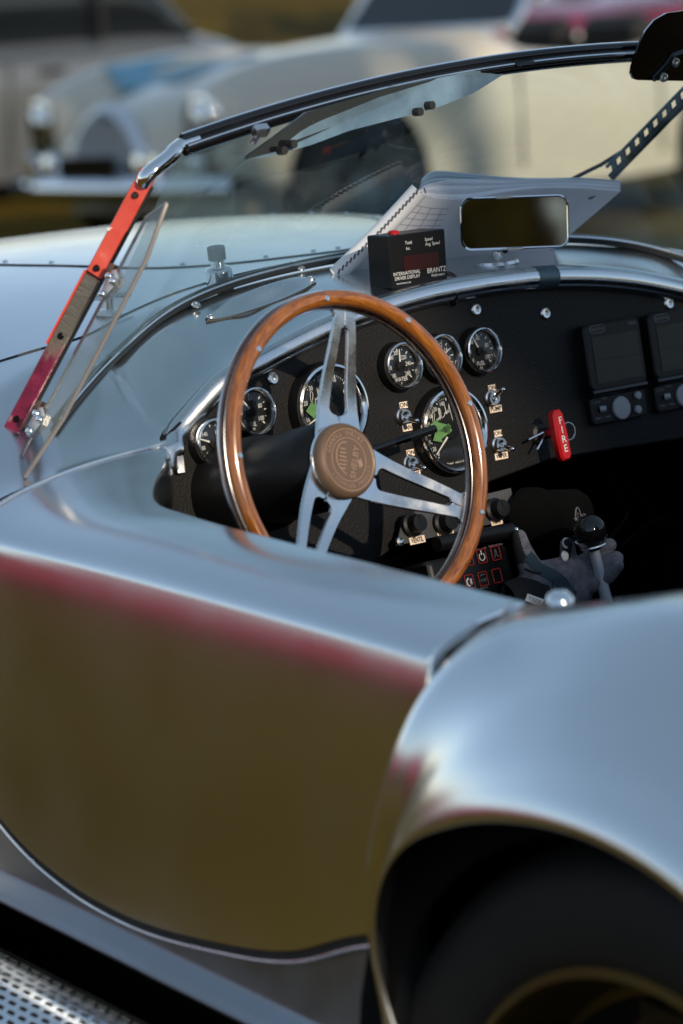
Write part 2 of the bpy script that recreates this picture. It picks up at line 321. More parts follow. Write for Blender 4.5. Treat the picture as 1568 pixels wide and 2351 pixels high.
def lerpc(xs, ys):
    xs = np.array(xs, float); ys = np.array(ys, float); m_ = np.gradient(ys, xs)
    def f(x):
        x = np.clip(x, xs[0], xs[-1]); i = np.clip(np.searchsorted(xs, x, 'right')-1, 0, len(xs)-2); h = xs[i+1]-xs[i]; t = (x-xs[i])/h
        return (2*t**3-3*t**2+1)*ys[i]+(t**3-2*t**2+t)*h*m_[i]+(-2*t**3+3*t**2)*ys[i+1]+(t**3-t**2)*h*m_[i+1]
    return f
def sstep(a, b, x): t = np.clip((x-a)/(b-a), 0, 1); return t*t*(3-2*t)
def rrect(w, h, r, n=5):
    out = []
    for cx, cy, a0 in ((w/2-r, h/2-r, 0), (-w/2+r, h/2-r, 90), (-w/2+r, -h/2+r, 180), (w/2-r, -h/2+r, 270)):
        for i in range(n+1): a = R(a0+90*i/n); out.append((cx+r*math.cos(a), cy+r*math.sin(a)))
    return out
# ------------------------------------------------------------------ body surfaces of the open sports car (x right, y forward, z up)
GS = .02
xi_ = lerpc([.20, .235, .40, .60, .75, .84, .91, .96, 1.01, 1.06], [-.672, -.674, -.680, -.684, -.678, -.658, -.606, -.556, -.515, -.49])
zi_ = lerpc([.20, .235, .50, .75, .85, .93, 1.01, 1.06], [.823, .822, .815, .806, .801, .803, .812, .82])
xs_ = lerpc([.2, .6, .93, 1.2], [-.790, -.793, -.797, -.803])
zs_ = lerpc([.2, .235, .55, .93, 1.1], [.789, .788, .776, .760, .755])
zb_ = lerpc([.20, .33, .416, .55, .70, .80, .88, .94, 1.0, 1.1], [.545, .504, .463, .432, .417, .425, .446, .475, .52, .64])
def section(y, v, off=0.0):
    """door skin at length y: v 0..0.5 inner edge to shoulder, 0.5..1 shoulder to bottom edge"""
    a, b = xi_(y), zi_(y); c, e = xs_(y), zs_(y)
    if v <= .5:
        t0 = .06; t = math.pi/2*(1-v*2)*(1-t0*2/math.pi)+t0; ct = math.cos(t)/math.cos(t0)
        return np.array([a+(c-a)*ct, y, b-(b-e)*(1-math.sin(t))/(1-math.sin(t0))])
    w = (v-.5)*2; z = e+(zb_(y)-e)*w
    q = e-z; return np.array([c-(.21*.045*(1-math.exp(-q/.045))+.035*q)+.018*max(0, q-.20)**1.0*w, y, z])
def zdoor(x, y):
    y = min(y, 1.03); x = -abs(x); a, b, c, e = xi_(y), zi_(y), xs_(y), zs_(y)
    t = np.clip((x-a)/(c-a), 0, 1); return e+(b-e)*max(0, 1-t**2)**.5
zc_ = lerpc([.9, 1.05, 1.27, 1.5, 1.7, 1.9, 2.1, 2.3, 2.6, 2.9], [.945, .948, .945, .939, .926, .900, .862, .815, .73, .58])
zrear_ = lerpc([0, .1, .25, .36, .43, .48, .505, .56], [.950, .947, .927, .899, .878, .850, .828, .81])
def yrear(x):
    x = abs(x)
    return 1.047-.012*(x/.5)**2 if x < .49 else (1.035+(x-.49)/.02*(1.013-1.035) if x < .51 else 1.013-(x-.51)*GS)
def cowlz(x, y):
    q = abs(x)/.865; dome = zc_(y)-.30+.30*math.sqrt(max(0, 1-q**2.6))
    yr = yrear(x); zr = zrear_(abs(x)) if abs(x) < .40 else (zdoor(x, yr))
    if .36 < abs(x) < .60:
        k = float(sstep(.40, .60, abs(x))); zr = (1-k)*zrear_(abs(x))+k*zdoor(x, yr)
    w = float(sstep(yr, yr+.17, y)); 
    return zr*(1-w)+dome*w
def on_cowl(px, py):
    v = ray(px, py); v = v/np.linalg.norm(v)
    lo = None
    for t in np.arange(2.5, 7, .01):
        P = CAM+v*t
        if abs(P[0]) < .86 and P[1] > yrear(P[0]) and P[2] < cowlz(P[0], P[1]): return CAM+v*(t-.005)
    return None

# ------------------------------------------------------------------ ground
def gz(x, y): return float(sstep(-4, 0, x))*gz0(x, y)
def gz0(x, y): return -.11*float(np.clip(y-2.4, 0, 8.2))-.055*float(np.clip(y-10.6, 0, 3))
gx = np.concatenate([[-600, -200, -80, -40], np.linspace(-20, 30, 41), [45, 80, 200, 600]]); gy = np.concatenate([[-600, -200, -60, -20], np.linspace(-6, 12, 46), [16, 25, 40, 80, 200, 900]])
mb = MB(); mb.grid([[(a, b, gz(a, b)) for b in gy] for a in gx], flip=False)
ground = mb.build('ground', M['ground']); ground['kind'] = 'structure'

# ------------------------------------------------------------------ the silver open car
car = thing('open_sports_car', 'bare brushed aluminium open sports car with wood rimmed steering wheel, filling the foreground', 'car')
def P(mb, name, m, parent=None, mx=None, sharp=38): return mb.build(name, m, parent or car, mx, sharp)
MIR = Matrix.Diagonal((-1, 1, 1, 1))
def mirrored(o):
    c = copy_tree(o, o.parent); c.matrix_local = MIR @ o.matrix_local; return c

# cowl and bonnet: one domed sheet, holes for nothing, rear edge follows the cockpit and the door gap
xs = np.concatenate([-np.array([.864, .86, .85, .835, .815, .79, .76]), np.linspace(-.73, -.56, 9), np.linspace(-.54, -.44, 14), np.linspace(-.42, .42, 36), np.linspace(.44, .54, 14), np.linspace(.56, .73, 9), [.76, .79, .815, .835, .85, .86, .864]])
ts = np.concatenate([np.linspace(0, .16, 18), np.linspace(.19, 1, 40)])
G = []
for x in xs:
    yr = yrear(x); row = [(x, yr+.012, cowlz(x, yr)-.03), (x, yr+.004, cowlz(x, yr)-.009)]
    for t in ts: y = yr+(2.9-yr)*t**1.25; row.append((x, y, cowlz(x, y)))
    G.append(row)
mb = MB(); mb.grid(G, flip=True); P(mb, 'cowl_and_bonnet', M['alu'])
# front nose and flanks below the dome, simple closed skirt
G = []
for k, y in enumerate(np.linspace(1.0, 2.9, 24)):
    w = .865; z0 = zc_(y)-.30
    arch = .30*max(0, 1-((y-2.23)/.36)**2) if abs(y-2.23) < .36 else 0
    G.append([(-w, y, cowlz(-.864, max(y, 1.02))+.002), (-w-.012, y, z0-.08), (-w-.008, y, max(.36, z0-.2)), (-w+.01, y, .34+arch)])
G = [[(-.775, 1.006, q[2]) for q in G[0]], [(-.80, 1.004, q[2]) for q in G[0]], [(-.85, 1.004, q[2]) for q in G[0]]]+G[1:]
mb = MB(); mb.grid(G, flip=False); fl = P(mb, 'front_flank', M['alu']); mirrored(fl)
mb = MB(); mb.grid([[(x, 2.9, zc_(2.9)-.30+.30*math.sqrt(max(0, 1-(abs(x)/.865)**2.6))) for x in xs], [(x*.95, 3.0, .42) for x in xs], [(x*.9, 2.95, .25) for x in xs]], flip=True); P(mb, 'nose', M['alu'])

# bonnet seams and rivet strip (thin raised bead, dark joint)
def cowl_line(pts, n, lift=.001):
    c = crom([(p[0], p[1], 0) for p in pts], n); return [(p[0], p[1], cowlz(p[0], p[1])+lift) for p in c]
seam = [(-.80, 1.30), (-.66, 1.275), (-.555, 1.226), (-.49, 1.20), (-.40, 1.228), (-.30, 1.255), (-.16, 1.277), (0, 1.285), (.2, 1.272), (.4, 1.228), (.6, 1.20)]
mb = MB(); mb.tube(cowl_line(seam, 90, .0), .0016, 6); P(mb, 'bonnet_gap', M['rubber'])
sl_ = [(-.385, 2.3), (-.372, 2.1), (-.358, 1.9), (-.340, 1.75), (-.323, 1.625), (-.290, 1.52), (-.255, 1.42), (-.205, 1.362), (-.13, 1.33), (-.03, 1.315), (.03, 1.315), (.13, 1.33), (.205, 1.362), (.255, 1.42), (.290, 1.52), (.323, 1.625), (.340, 1.75), (.358, 1.9), (.372, 2.1), (.385, 2.3)]
mb = MB(); mb.tube(cowl_line(sl_, 160, .0), .0015, 6); P(mb, 'bonnet_gap', M['rubber'])
CL = np.array(cowl_line(sl_, 160)); TN = np.gradient(CL, axis=0); TN /= np.linalg.norm(TN, axis=1)[:, None]
def inset(i, q): x, y = CL[i][0]-TN[i][1]*q, CL[i][1]+TN[i][0]*q; return (x, y, cowlz(x, y)+.0015)
mb = MB(); mb.grid([[inset(i, q) for q in (.004, .012, .020, .028)] for i in range(160)], flip=False); rs = P(mb, 'rivet_strip', M['alu'])
rv = MB(); rv.lathe([(.0001, .0022), (.003, .0016), (.004, 0)], 10); rvm = rv.mesh('rivet', M['alu2'])
for i in range(3, 158, 6): link('rivet', rvm, rs, Matrix.Translation(inset(i, .016)))

# door skin: 3 mm proud, turned-in edge; right door is a mirrored copy
def door_pt(u, v, off=.003):
    yf = [1.012, 1.004, .99, .985, 1.0, 1.02, 1.02]; y1 = np.interp(v, [0, .15, .35, .5, .6, .8, 1], yf)
    y0 = .246 if v < .5 else .246
    y = y0+(y1-y0)*u
    p = section(y, v); e = .003
    a = section(y, max(0, v-e)); b = section(y, min(1, v+e)); t = b-a; n = np.array([t[2], 0, -t[0]]); n /= np.linalg.norm(n)+1e-9
    if n[0] > 0: n = -n
    if v < .02: n = np.array([0, 0, 1.])
    return p+n*off
vs_ = np.concatenate([np.linspace(0, .5, 26), np.linspace(.52, 1, 22)]); us = np.linspace(0, 1, 60)
G = []
for u in us:
    row = [tuple(door_pt(u, 0)+np.array([.012, 0, -.05])), tuple(door_pt(u, 0)+np.array([.006, 0, -.006]))]
    row += [tuple(door_pt(u, v)) for v in vs_]; e = door_pt(u, 1); row.append((e[0]+.006, e[1], e[2]-.001)); G.append(row)
# returned front and rear edges
f0 = [(p[0]+.008 if i > 20 else p[0], p[1]-.003, p[2]-(.010 if i < 30 else 0)) for i, p in enumerate(G[0])]; G.insert(0, f0)
f1 = [(p[0], p[1]+.002, p[2]-.010) for p in G[-1]]; G.append(f1)
mb = MB(); mb.grid(G, flip=False); door = P(mb, 'door', M['alu'])
# bright bead on the front shut edge, hooked over the cockpit rim
bead = [door_pt(1, v, .004) for v in np.linspace(.46, 0, 30)]
hook = [bead[-1]+np.array([.010, .004, -.003]), bead[-1]+np.array([.014, -.006, -.014]), bead[-1]+np.array([.012, -.012, -.034])]
bc = crom(np.vstack([bead, hook]), 120)
mb = MB(); mb.tube(bc, [.0022]*88+[.0022+.0032*(i/31)**1.0 for i in range(32)], 8); mb.build('edge_bead', M['alu2'], door)
# bright rear shut edge
rb = [door_pt(0, v, .003)+np.array([0, -.004, -.001]) for v in np.linspace(0.02, .62, 40)]
mb = MB(); mb.tube(rb, .0032, 8); mb.build('rear_shut_edge', M['chrome'], door)
# tonneau studs at the rear top of the door
st = MB(); st.lathe([(.0035, .001), (.0042, .0035), (.0062, .0035), (.0070, .001), (.0070, 0)], 18)
stm = st.mesh('stud', M['chrome'])
for q in ((1158, 1413), (1172, 1402)):
    p = ax(*q, -.70); link('tonneau_stud', stm, door, frame((p[0], p[1], p[2]+.003), (-.45, -.1, .9)))
dr = mirrored(door)
# dark joint round the door bottom with its bright body edge
yb = np.linspace(.25, 1.09, 60); ln = [section(y, 1) for y in yb]
mb = MB(); G = []
for p, q in zip(ln, np.gradient(np.array(ln), axis=0)):
    t = q/np.linalg.norm(q); dn = np.array([0, t[2], -t[1]]); dn = dn if dn[2] < 0 else -dn
    G.append([tuple(p+dn*s_+np.array([x_, 0, 0])) for s_, x_ in ((-.004, .004), (0, .0025), (.0085, .0015), (.0105, .0012))])
mb.grid(G, flip=True); jt = P(mb, 'door_gap_seal', M['rubber'])
mb = MB(); mb.tube([np.array(g[3])+np.array([-.001, 0, -.0012]) for g in G], .0019, 8); P(mb, 'shut_line_edge', M['alu2'], jt)
# sill under the door
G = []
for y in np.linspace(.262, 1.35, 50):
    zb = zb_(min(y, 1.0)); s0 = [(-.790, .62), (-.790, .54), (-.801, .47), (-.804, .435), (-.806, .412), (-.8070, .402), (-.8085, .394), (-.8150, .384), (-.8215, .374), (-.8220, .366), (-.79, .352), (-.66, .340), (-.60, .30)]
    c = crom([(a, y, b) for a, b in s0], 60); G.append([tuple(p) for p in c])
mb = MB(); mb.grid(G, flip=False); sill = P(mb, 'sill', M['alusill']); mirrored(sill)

# rear wing: swept round the wheel arch
YC, ZC = -.06, .41
Bf = lerpc([-60, -20, 0, 20, 35, 46, 55, 64, 70, 76, 83, 92, 110, 130, 150, 180, 215], np.arange(17))
Bp = np.array([(-.80, .25, .20), (-.80, .247, .36), (-.803, .243, .50), (-.806, .240, .62), (-.803, .238, .70), (-.790, .238, .765), (-.752, .238, .802), (-.695, .238, .821), (-.660, .225, .824), (-.650, .185, .833), (-.646, .12, .853), (-.640, .04, .874), (-.625, -.13, .892), (-.62, -.33, .885), (-.63, -.52, .84), (-.66, -.72, .62), (-.68, -.78, .38)])
def Bpt(ph):
    t = float(Bf(ph)); i = int(np.clip(t, 0, 15)); u = np.clip(t-i, 0, 1); Q = np.vstack([2*Bp[0]-Bp[1], Bp, 2*Bp[-1]-Bp[-2]]); a, b, c, d_ = Q[i:i+4]
    return .5*((2*b)+(c-a)*u+(2*a-5*b+4*c-d_)*u*u+(3*b-a-3*c+d_)*u**3)
rm = lerpc([-60, -20, 0, 10, 20, 30, 45, 57, 75, 90, 110, 150, 215], [.258, .260, .264, .288, .318, .341, .372, .404, .426, .434, .44, .44, .46])
rl_ = lerpc([-60, -20, 0, 10, 18, 26, 37, 45, 58, 72, 90, 110, 150, 215], [.24, .242, .250, .274, .304, .326, .340, .340, .330, .322, .318, .317, .32, .34])
xm = lerpc([-60, 0, 30, 45, 60, 75, 90, 120, 215], [-.840, -.846, -.860, -.862, -.846, -.822, -.802, -.79, -.79])
xl = lerpc([-60, -10, 20, 45, 75, 100, 150, 215], [-.845, -.855, -.864, -.880, -.889, -.889, -.885, -.87])
def polar(ph, r_, x): return np.array([x, YC+r_*math.cos(R(ph)), ZC+r_*math.sin(R(ph))])
G = []
for ph in np.linspace(-60, 215, 150):
    x0 = float(xl(ph)); Mp = polar(ph, float(rm(ph)), float(xm(ph))); B = Bpt(ph)
    mid = .5*(Mp+B); k = float(sstep(20, 70, ph))
    out = np.array([-.018*(1-k)-.012, .012*(1-k), .004+.022*k]); mid = mid+out
    rl = float(rl_(ph)); X1 = float(xm(ph)); q = [polar(ph, rl+.030, x0+.020), polar(ph, rl+.003, x0+.005), polar(ph, rl, x0), polar(ph, rl+.07*(float(rm(ph))-rl)+.001, x0-.0012), polar(ph, rl+.26*(float(rm(ph))-rl)+.001, x0+.11*(X1-x0)), polar(ph, rl+.60*(float(rm(ph))-rl), x0+.43*(X1-x0)), Mp, mid, B, B+np.array([.012, 0, -.012])]
    G.append([tuple(p) for p in crom(q, 70)])
mb = MB(); mb.grid(G, flip=True); wing = P(mb, 'rear_wing', M['alu']); mirrored(wing)
# dark joint between door and rear wing
jl = [Bpt(ph)+np.array([0, .004, -.002]) for ph in np.linspace(20, 70, 40)]
mb = MB(); mb.tube(jl, .0045, 8); mirrored(P(mb, 'door_gap_seal', M['rubber']))
# wheel arch liner and inner boxes (black)
mb = MB(); mb.lathe([(.30, 0.005), (.36, .02), (.40, .06), (.40, .40), (.0001, .40)], 48, Matrix.Translation((-.85, YC, ZC)) @ Matrix.Rotation(R(90), 4, 'Y'))
mirrored(P(mb, 'wheel_arch_liner', M['matte']))
# rear deck
G = []
for ph in np.linspace(76, 180, 30):
    B = Bpt(ph); G.append([(B[0]*k, B[1]-(.10*(1-k*k) if B[1] > -.2 else 0), B[2]+.02*(1-k*k)) for k in np.linspace(1, -1, 21)])
G = [g for g in G if g[0][1] < -.12]
mb = MB(); mb.grid(G, flip=False); P(mb, 'rear_deck', M['alu'])
e0 = G[-1]; mb = MB(); mb.grid([[p, (p[0]*1.0, p[1]-.05, p[2]-.10), (p[0]*.99, p[1]-.07, p[2]-.22), (p[0]*.95, p[1]-.02, p[2]-.34)] for p in e0], flip=False); P(mb, 'tail_panel', M['alu'])

# rear wheel
def wheel(mx, parent, name='rear_wheel', rr=.345, rimr=.238, mats=None):
    t = MB(); t.lathe([(rimr-.01, .0), (rimr+.004, -.012), (rimr+.02, -.018), (rr-.035, -.016), (rr-.014, -.004), (rr-.003, .02), (rr, .05), (rr, .19), (rr-.02, .22), (rimr, .22)], 72)
    ty = t.build(name, M['tyre'], parent, mx)
    r_ = MB(); r_.lathe([(rimr+.002, -.004), (rimr+.003, -.012), (rimr-.006, -.014), (rimr-.012, -.004), (rimr-.02, .02), (rimr-.03, .06), (.0001, .062)], 72); r_.build('rim', M['gold'], ty)
    sp = MB(); sp.lathe([(rimr-.04, .058), (rimr-.06, .05), (.10, .02), (.07, .0), (.05, -.02), (.0001, -.022)], 72); sp.build('wheel_centre', M['gloss'], ty)
    for i in range(6):
        a = 2*math.pi*i/6; q = MB(); q.prism([(.075, -.018), (rimr-.03, -.028), (rimr-.03, .028), (.075, .018)], .01, .05); q.build('wheel_spoke', M['gloss'], ty, Matrix.Rotation(a, 4, 'Z'))
    return ty
rw = wheel(Matrix.Translation((-.805, -.06, .345)) @ Matrix.Rotation(R(90), 4, 'Y'), car); mirrored(rw)
fw = copy_tree(rw, car); fw.name = 'front_wheel'; fw.matrix_local = Matrix.Translation((-.79, 2.23, .345)) @ Matrix.Rotation(R(90), 4, 'Y'); mirrored(fw)

# side exhaust heat shield: slotted half-round plate, every slot a real hole
AXX, AXZ, RC = -.888, .262, .080
def hs(th, y, r_=RC): return (AXX+r_*math.cos(th), y, AXZ+r_*math.sin(th))
mb = MB(); dth = .0098/RC; py = .0200; th0 = R(72); rows = 15; y0 = .28; ncol = 50
mb.grid([[hs(R(50), y), hs(R(60), y), hs(th0, y)] for y in np.linspace(y0-py, y0+ncol*py+py, 60)], flip=True)
for j in range(rows):
    for i in range(ncol):
        tc = th0+dth*(j+.5); yc = y0+(i+.5*(j % 2))*py
        hl, hw = .0064, .0024/RC
        inner = [(yc+sx*(hl-.0015*abs(sy) if abs(sy) == 1 else hl), tc+sy*hw) for sx, sy in ((-1, -.4), (-.7, -1), (.7, -1), (1, -.4), (1, .4), (.7, 1), (-.7, 1), (-1, .4))]
        inner = [(yc+a*hl, tc+b*hw) for a, b in ((-1, -.4), (-.75, -1), (.75, -1), (1, -.4), (1, .4), (.75, 1), (-.75, 1), (-1, .4))]
        outer = [(yc-py/2, tc-dth*.2), (yc-py*.36, tc-dth/2), (yc+py*.36, tc-dth/2), (yc+py/2, tc-dth*.2), (yc+py/2, tc+dth*.2), (yc+py*.36, tc+dth/2), (yc-py*.36, tc+dth/2), (yc-py/2, tc+dth*.2)]
        outer = [(yc-py/2, tc-dth/2), (yc-py*.3, tc-dth/2), (yc+py*.3, tc-dth/2), (yc+py/2, tc-dth/2), (yc+py/2, tc+dth/2), (yc+py*.3, tc+dth/2), (yc-py*.3, tc+dth/2), (yc-py/2, tc+dth/2)]
        vs2 = [hs(t_, y_) for y_, t_ in outer]+[hs(t_, y_, RC) for y_, t_ in inner]+[hs(t_, y_, RC-.002) for y_, t_ in inner]
        fs2 = [(k, (k+1) % 8, 8+(k+1) % 8, 8+k) for k in range(8)]+[(8+k, 8+(k+1) % 8, 16+(k+1) % 8, 16+k) for k in range(8)]
        mb.add(vs2, fs2)
hsd = P(mb, 'exhaust_heat_shield', M['alu'], sharp=60); mirrored(hsd)
mb = MB(); mb.tube([(AXX+.005, y, AXZ) for y in np.linspace(-.3, 1.9, 12)], .055, 20); mirrored(P(mb, 'side_exhaust_pipe', M['rubber']))

# cockpit tub, black
mb = MB()
mb.box((0, .55, .22), (1.60, 1.9, .03)); mb.grid([[(x, 1.46, .2), (x, 1.46, cowlz(x, 1.46)-.012)] for x in np.linspace(-.84, .84, 30)]); mb.box((0, -.30, .56), (1.28, .03, .52))
P(mb, 'cockpit_floor', M['matte'])
mb = MB(); mb.grid([[(x, y, z) for y in np.linspace(-.28, 1.44, 30)] for x, z in ((-.655, .785), (-.66, .7), (-.665, .5), (-.665, .24))]); mirrored(P(mb, 'door_card', M['leather']))
mb = MB(); mb.prism([(-.17, .23), (.17, .23), (.15, .42), (.11, .475), (-.11, .475), (-.15, .42)], -1.44, .28, Matrix.Rotation(R(90), 4, 'X')); P(mb, 'transmission_tunnel', M['matte'])
for sx in (-1, 1):
    mb = MB(); mb.box((.40*sx, .30, .31), (.42, .50, .14), bev=.03); seat = P(mb, 'seat', M['leather'])
    mb = MB(); mb.box((0, 0, 0), (.42, .10, .42), bev=.03); mb.build('seat_back', M['leather'], seat, Matrix.Translation((.40*sx, -.06, .50)) @ Matrix.Rotation(R(14), 4, 'X'))

# ------------------------------------------------------------------ windscreen
def wbase(x): y = 1.235-.40*x*x; return np.array([x, y, cowlz(x, y)+.004])
def wtop(u): x = .0475+.5525*u; return np.array([x, .993-.03*x*x, 1.2150-.155*(x-.10)**2])
XB, XT = .615, 1.0
mb = MB(); mb.grid([[tuple(wbase(u*XB)*(1-v)+wtop(u*XT)*v) for v in np.linspace(0, 1, 10)] for u in np.linspace(-1, 1, 61)]); glass = P(mb, 'windscreen_glass', M['glass'])
us = np.linspace(-1, 1, 81)
tp = [wtop(u*XT) for u in us]; bt = np.array([wbase(u*XB) for u in us])
for _ in range(14): bt[1:-1, 2] = .25*bt[:-2, 2]+.5*bt[1:-1, 2]+.25*bt[2:, 2]
bt[:, 2] += .001
mb = MB(); mb.tube([p+np.array([0, 0, .007]) for p in tp], .0062, 10); fr = P(mb, 'windscreen_top_rail', M['gloss'])
mb = MB(); mb.tube([p+np.array([0, .002, .0128]) for p in tp], .0013, 6); mb.build('rail_top_bead', M['chrome'], fr)
mb = MB(); mb.tube([p+np.array([0, -.003, -.003]) for p in tp], .0085, 10); mb.build('rail_seal', M['gloss'], fr)
mb = MB(); mb.tube([p+np.array([0, -.010, .001]) for p in tp], .0017, 6); mb.build('rail_bead', M['chrome2'], fr)
mb = MB(); mb.tube([p+np.array([0, -.001, .003]) for p in bt], .0066, 10); bs_ = P(mb, 'windscreen_base_seal', M['seal'])
mb = MB(); mb.tube([p+np.array([0, -.0068, .0065]) for p in bt], .0014, 6); mb.build('seal_bead', M['alu2'], bs_)
scr = MB(); scr.lathe([(.0001, .0022), (.0018, .0022), (.0020, .0030), (.0052, .0022), (.0062, 0)], 16); SCREW = scr.mesh('screw', M['chrome2'])
scr = MB(); scr.lathe([(.0001, .0008), (.0022, .0008), (.0024, .0030), (.0045, .0032), (.0056, .0022), (.0060, 0)], 18); CUP = scr.mesh('cup_screw', M['chrome2'])
for q in ((450, 712), (690, 626)):
    p = on_cowl(*q); link('screw', SCREW, bs_, frame((p[0], p[1], p[2]+.006), (0, -.5, 1)))
# chrome corner, post with its red and worn strips
for sgn in (-1, 1):
    T = wtop(sgn*XT); Q0 = np.array([-.548, .985, 1.140]) if sgn < 0 else np.array([.635, .975, 1.150]); Q1 = np.array([-.662, 1.112, .828]) if sgn < 0 else np.array([.690, 1.10, .830])
    mb = MB(); c = crom([T+np.array([-sgn*.02, .001, .006]), T+np.array([sgn*.004, 0, .001]), T+np.array([sgn*.020, -.003, -.010]), Q0+np.array([sgn*.004, 0, -.008]), Q0+(Q1-Q0)*.06], 24); mb.tube(c, [.009]*8+[.0105]*16, 12, flat=.8); post = P(mb, 'windscreen_post', M['chrome'])
    ax_ = Vector(Q1-Q0); L = ax_.length; ax_.normalize(); nrm = Vector((sgn*.80, -.52, .10)); sd = ax_.cross(nrm).normalized(); nrm = sd.cross(ax_).normalized()
    mx = Matrix((sd, nrm, ax_)).transposed().to_4x4(); mx.translation = Vector(Q0)
    def seg(a, b, w, th, m, nm, yo=0): q = MB(); q.box((0, yo, (a+b)/2*L), (w, th, (b-a)*L), bev=.0015); return q.build(nm, m, post, mx)
    seg(.06, 1.0, .022, .010, M['rubber'], 'post_core', -.006)
    seg(.02, .395, .0195, .007, M['redpaint'], 'red_post_strip')
    seg(.40, 1.0, .0195, .007, M['wornwine'], 'worn_post_strip')
    q = MB(); q.box((.0105 if sgn < 0 else -.0105, 0, .53*L), (.0022, .0085, .27*L)); q.build('red_edge', M['redpaint'], post, mx)
    for s_ in (.105, .37, .62, .93):
        q = MB(); q.lathe([(.0001, .001), (.0028, .001), (.0034, .002), (.0042, 0)], 14); q.build('post_screw', M['gloss'], post, mx @ Matrix.Translation((0, .0035, s_*L)) @ Matrix.Rotation(R(-90), 4, 'X'))
    q = MB(); q.lathe([(.0001, .003), (.002, .003), (.003, 0)], 12); q.build('post_rivet', M['chrome'], post, mx @ Matrix.Translation((.008 if sgn < 0 else -.008, .0035, .24*L)) @ Matrix.Rotation(R(-90), 4, 'X'))
    # wind deflector of clear acrylic on two hinge brackets
    w = Vector((sgn*.36, -.93, .0)).normalized(); A = Vector(Q0)+ax_*.0
    def dp(s_, k): return Vector(Q0)+ax_*(s_*L)+w*(k*.85+.024)+Vector((-sgn*.006, -.012, 0))
    edge = [dp(.17, .012), dp(.10, .060), dp(.28, .094), dp(.55, .098), dp(.85, .102), dp(1.08, .075), dp(1.10, .02)]
    nn = ax_.cross(w).normalized()*.0025
    mb = MB(); k = len(edge); mb.add([e+nn for e in edge]+[e-nn for e in edge], [tuple(range(k)), tuple(range(2*k-1, k-1, -1))]+[(i, i+k, (i+1) % k+k, (i+1) % k) for i in range(k)]); de = mb.build('wind_deflector', M['acrylic'], post)
    mb = MB(); mb.tube(edge[1:6], .0026, 6); mb.tube(edge[:2], .0026, 6); mb.tube([edge[-1], edge[0]], .0020, 6); mb.build('acrylic_edge', M['acredge'], de)
    for s_ in (.395, .90):
        c0 = dp(s_, .018); bx_ = Matrix((w, ax_, nn.normalized())).transposed().to_4x4(); bx_.translation = c0; bx_ = bx_ @ Matrix.Scale(.72, 4)
        mb = MB(); mb.prism([(-.030, -.012), (-.004, -.020), (.026, -.012), (.030, .004), (.006, .034), (-.010, .036), (-.026, .010)], -.005, .005, bx_, bev=.001); br = mb.build('hinge_bracket', M['steel'], post)
        for (a, b) in ((-.014, -.004), (.016, 0), (-.002, .026)):
            q = MB(); q.lathe([(.0001, .009), (.004, .008), (.0062, .005), (.0062, .0)], 14); q.build('bolt', M['gloss'] if b > .02 else M['chrome'], br, bx_ @ Matrix.Translation((a, b, (.004 if sgn < 0 else -.004))) @ (Matrix.Identity(4) if sgn > 0 else Matrix.Rotation(math.pi, 4, 'X') @ Matrix.Translation((0, 0, 0))))
            q.build('bolt', M['chrome'], br, bx_ @ Matrix.Translation((a, b, .004)))
        q = MB(); q.box((-.030, -.016, 0), (.016, .016, .016), bx_, bev=.002); q.build('clamp_tab', M['bronze'], br)

# smoked sun visors and their clips
def sheet(pts, n, th, m, nm, parent=None):
    n = Vector(n).normalized()*th/2; k = len(pts); pts = [Vector(p) for p in pts]; mb = MB()
    mb.add([p+n for p in pts]+[p-n for p in pts], [tuple(range(k)), tuple(range(2*k-1, k-1, -1))]+[(i, i+k, (i+1) % k+k, (i+1) % k) for i in range(k)])
    return mb.build(nm, m, parent or car, sharp=20)
def visor_pt(px, py, y): return ay(px, py, .955+(y-1.0)*.45)
lv = [visor_pt(562, 366, .955), visor_pt(566, 358, .957), visor_pt(640, 304, .975), visor_pt(700, 258, .99), visor_pt(900, 200, 1.03), visor_pt(1130, 154, 1.07), visor_pt(1154, 160, 1.07), visor_pt(1152, 172, 1.068), visor_pt(1085, 214, 1.05), visor_pt(1010, 244, 1.035), visor_pt(940, 264, 1.02), visor_pt(800, 300, .995), visor_pt(715, 332, .975), visor_pt(620, 358, .96)]
nv = Vector(lv[3]-lv[0]).cross(Vector(lv[5]-lv[0]))
vis = sheet(lv, nv, .003, M['visor3'], 'sun_visor')
band = sheet([lv[0], lv[1], lv[2], lv[3], lv[4], visor_pt(1000, 180, 1.048), visor_pt(885, 240, 1.027), visor_pt(800, 272, 1.005), visor_pt(730, 305, .985), visor_pt(640, 345, .965)], nv, .0045, M['visor'], 'tint_band', vis)
for q, y in (((646, 346), .962), ((668, 331), .967), ((958, 257), 1.018), ((985, 242), 1.025)):
    p = visor_pt(*q, y-.008); mb = MB(); mb.lathe([(.0001, .006), (.004, .006), (.005, .004), (.005, -.006), (.0001, -.006)], 14, frame(p, nv)); mb.build('visor_knob', M['rubber'], vis)
for q, y in (((598, 300), .962), ((905, 212), .978)):
    p = ay(*q, y); mb = MB(); mb.box((0, 0, 0), (.020, .014, .012), frame(p, (0, -.6, -.5)), bev=.002); mb.box((.004, -.016, -.004), (.008, .020, .006), frame(p, (0, -.6, -.5)), bev=.002); mb.build('visor_clip', M['chrome2'], vis)
rv_ = [ay(*q, .972) for q in ((1446, 168), (1449, 150), (1466, 100), (1480, 70), (1500, 46), (1528, 30), (1568, 24), (1640, 14), (1800, 0), (1812, 60), (1820, 150), (1760, 178), (1568, 186), (1465, 184), (1452, 180))]
v2 = sheet(rv_, (0, -1, .1), .003, M['visor2'], 'sun_visor')
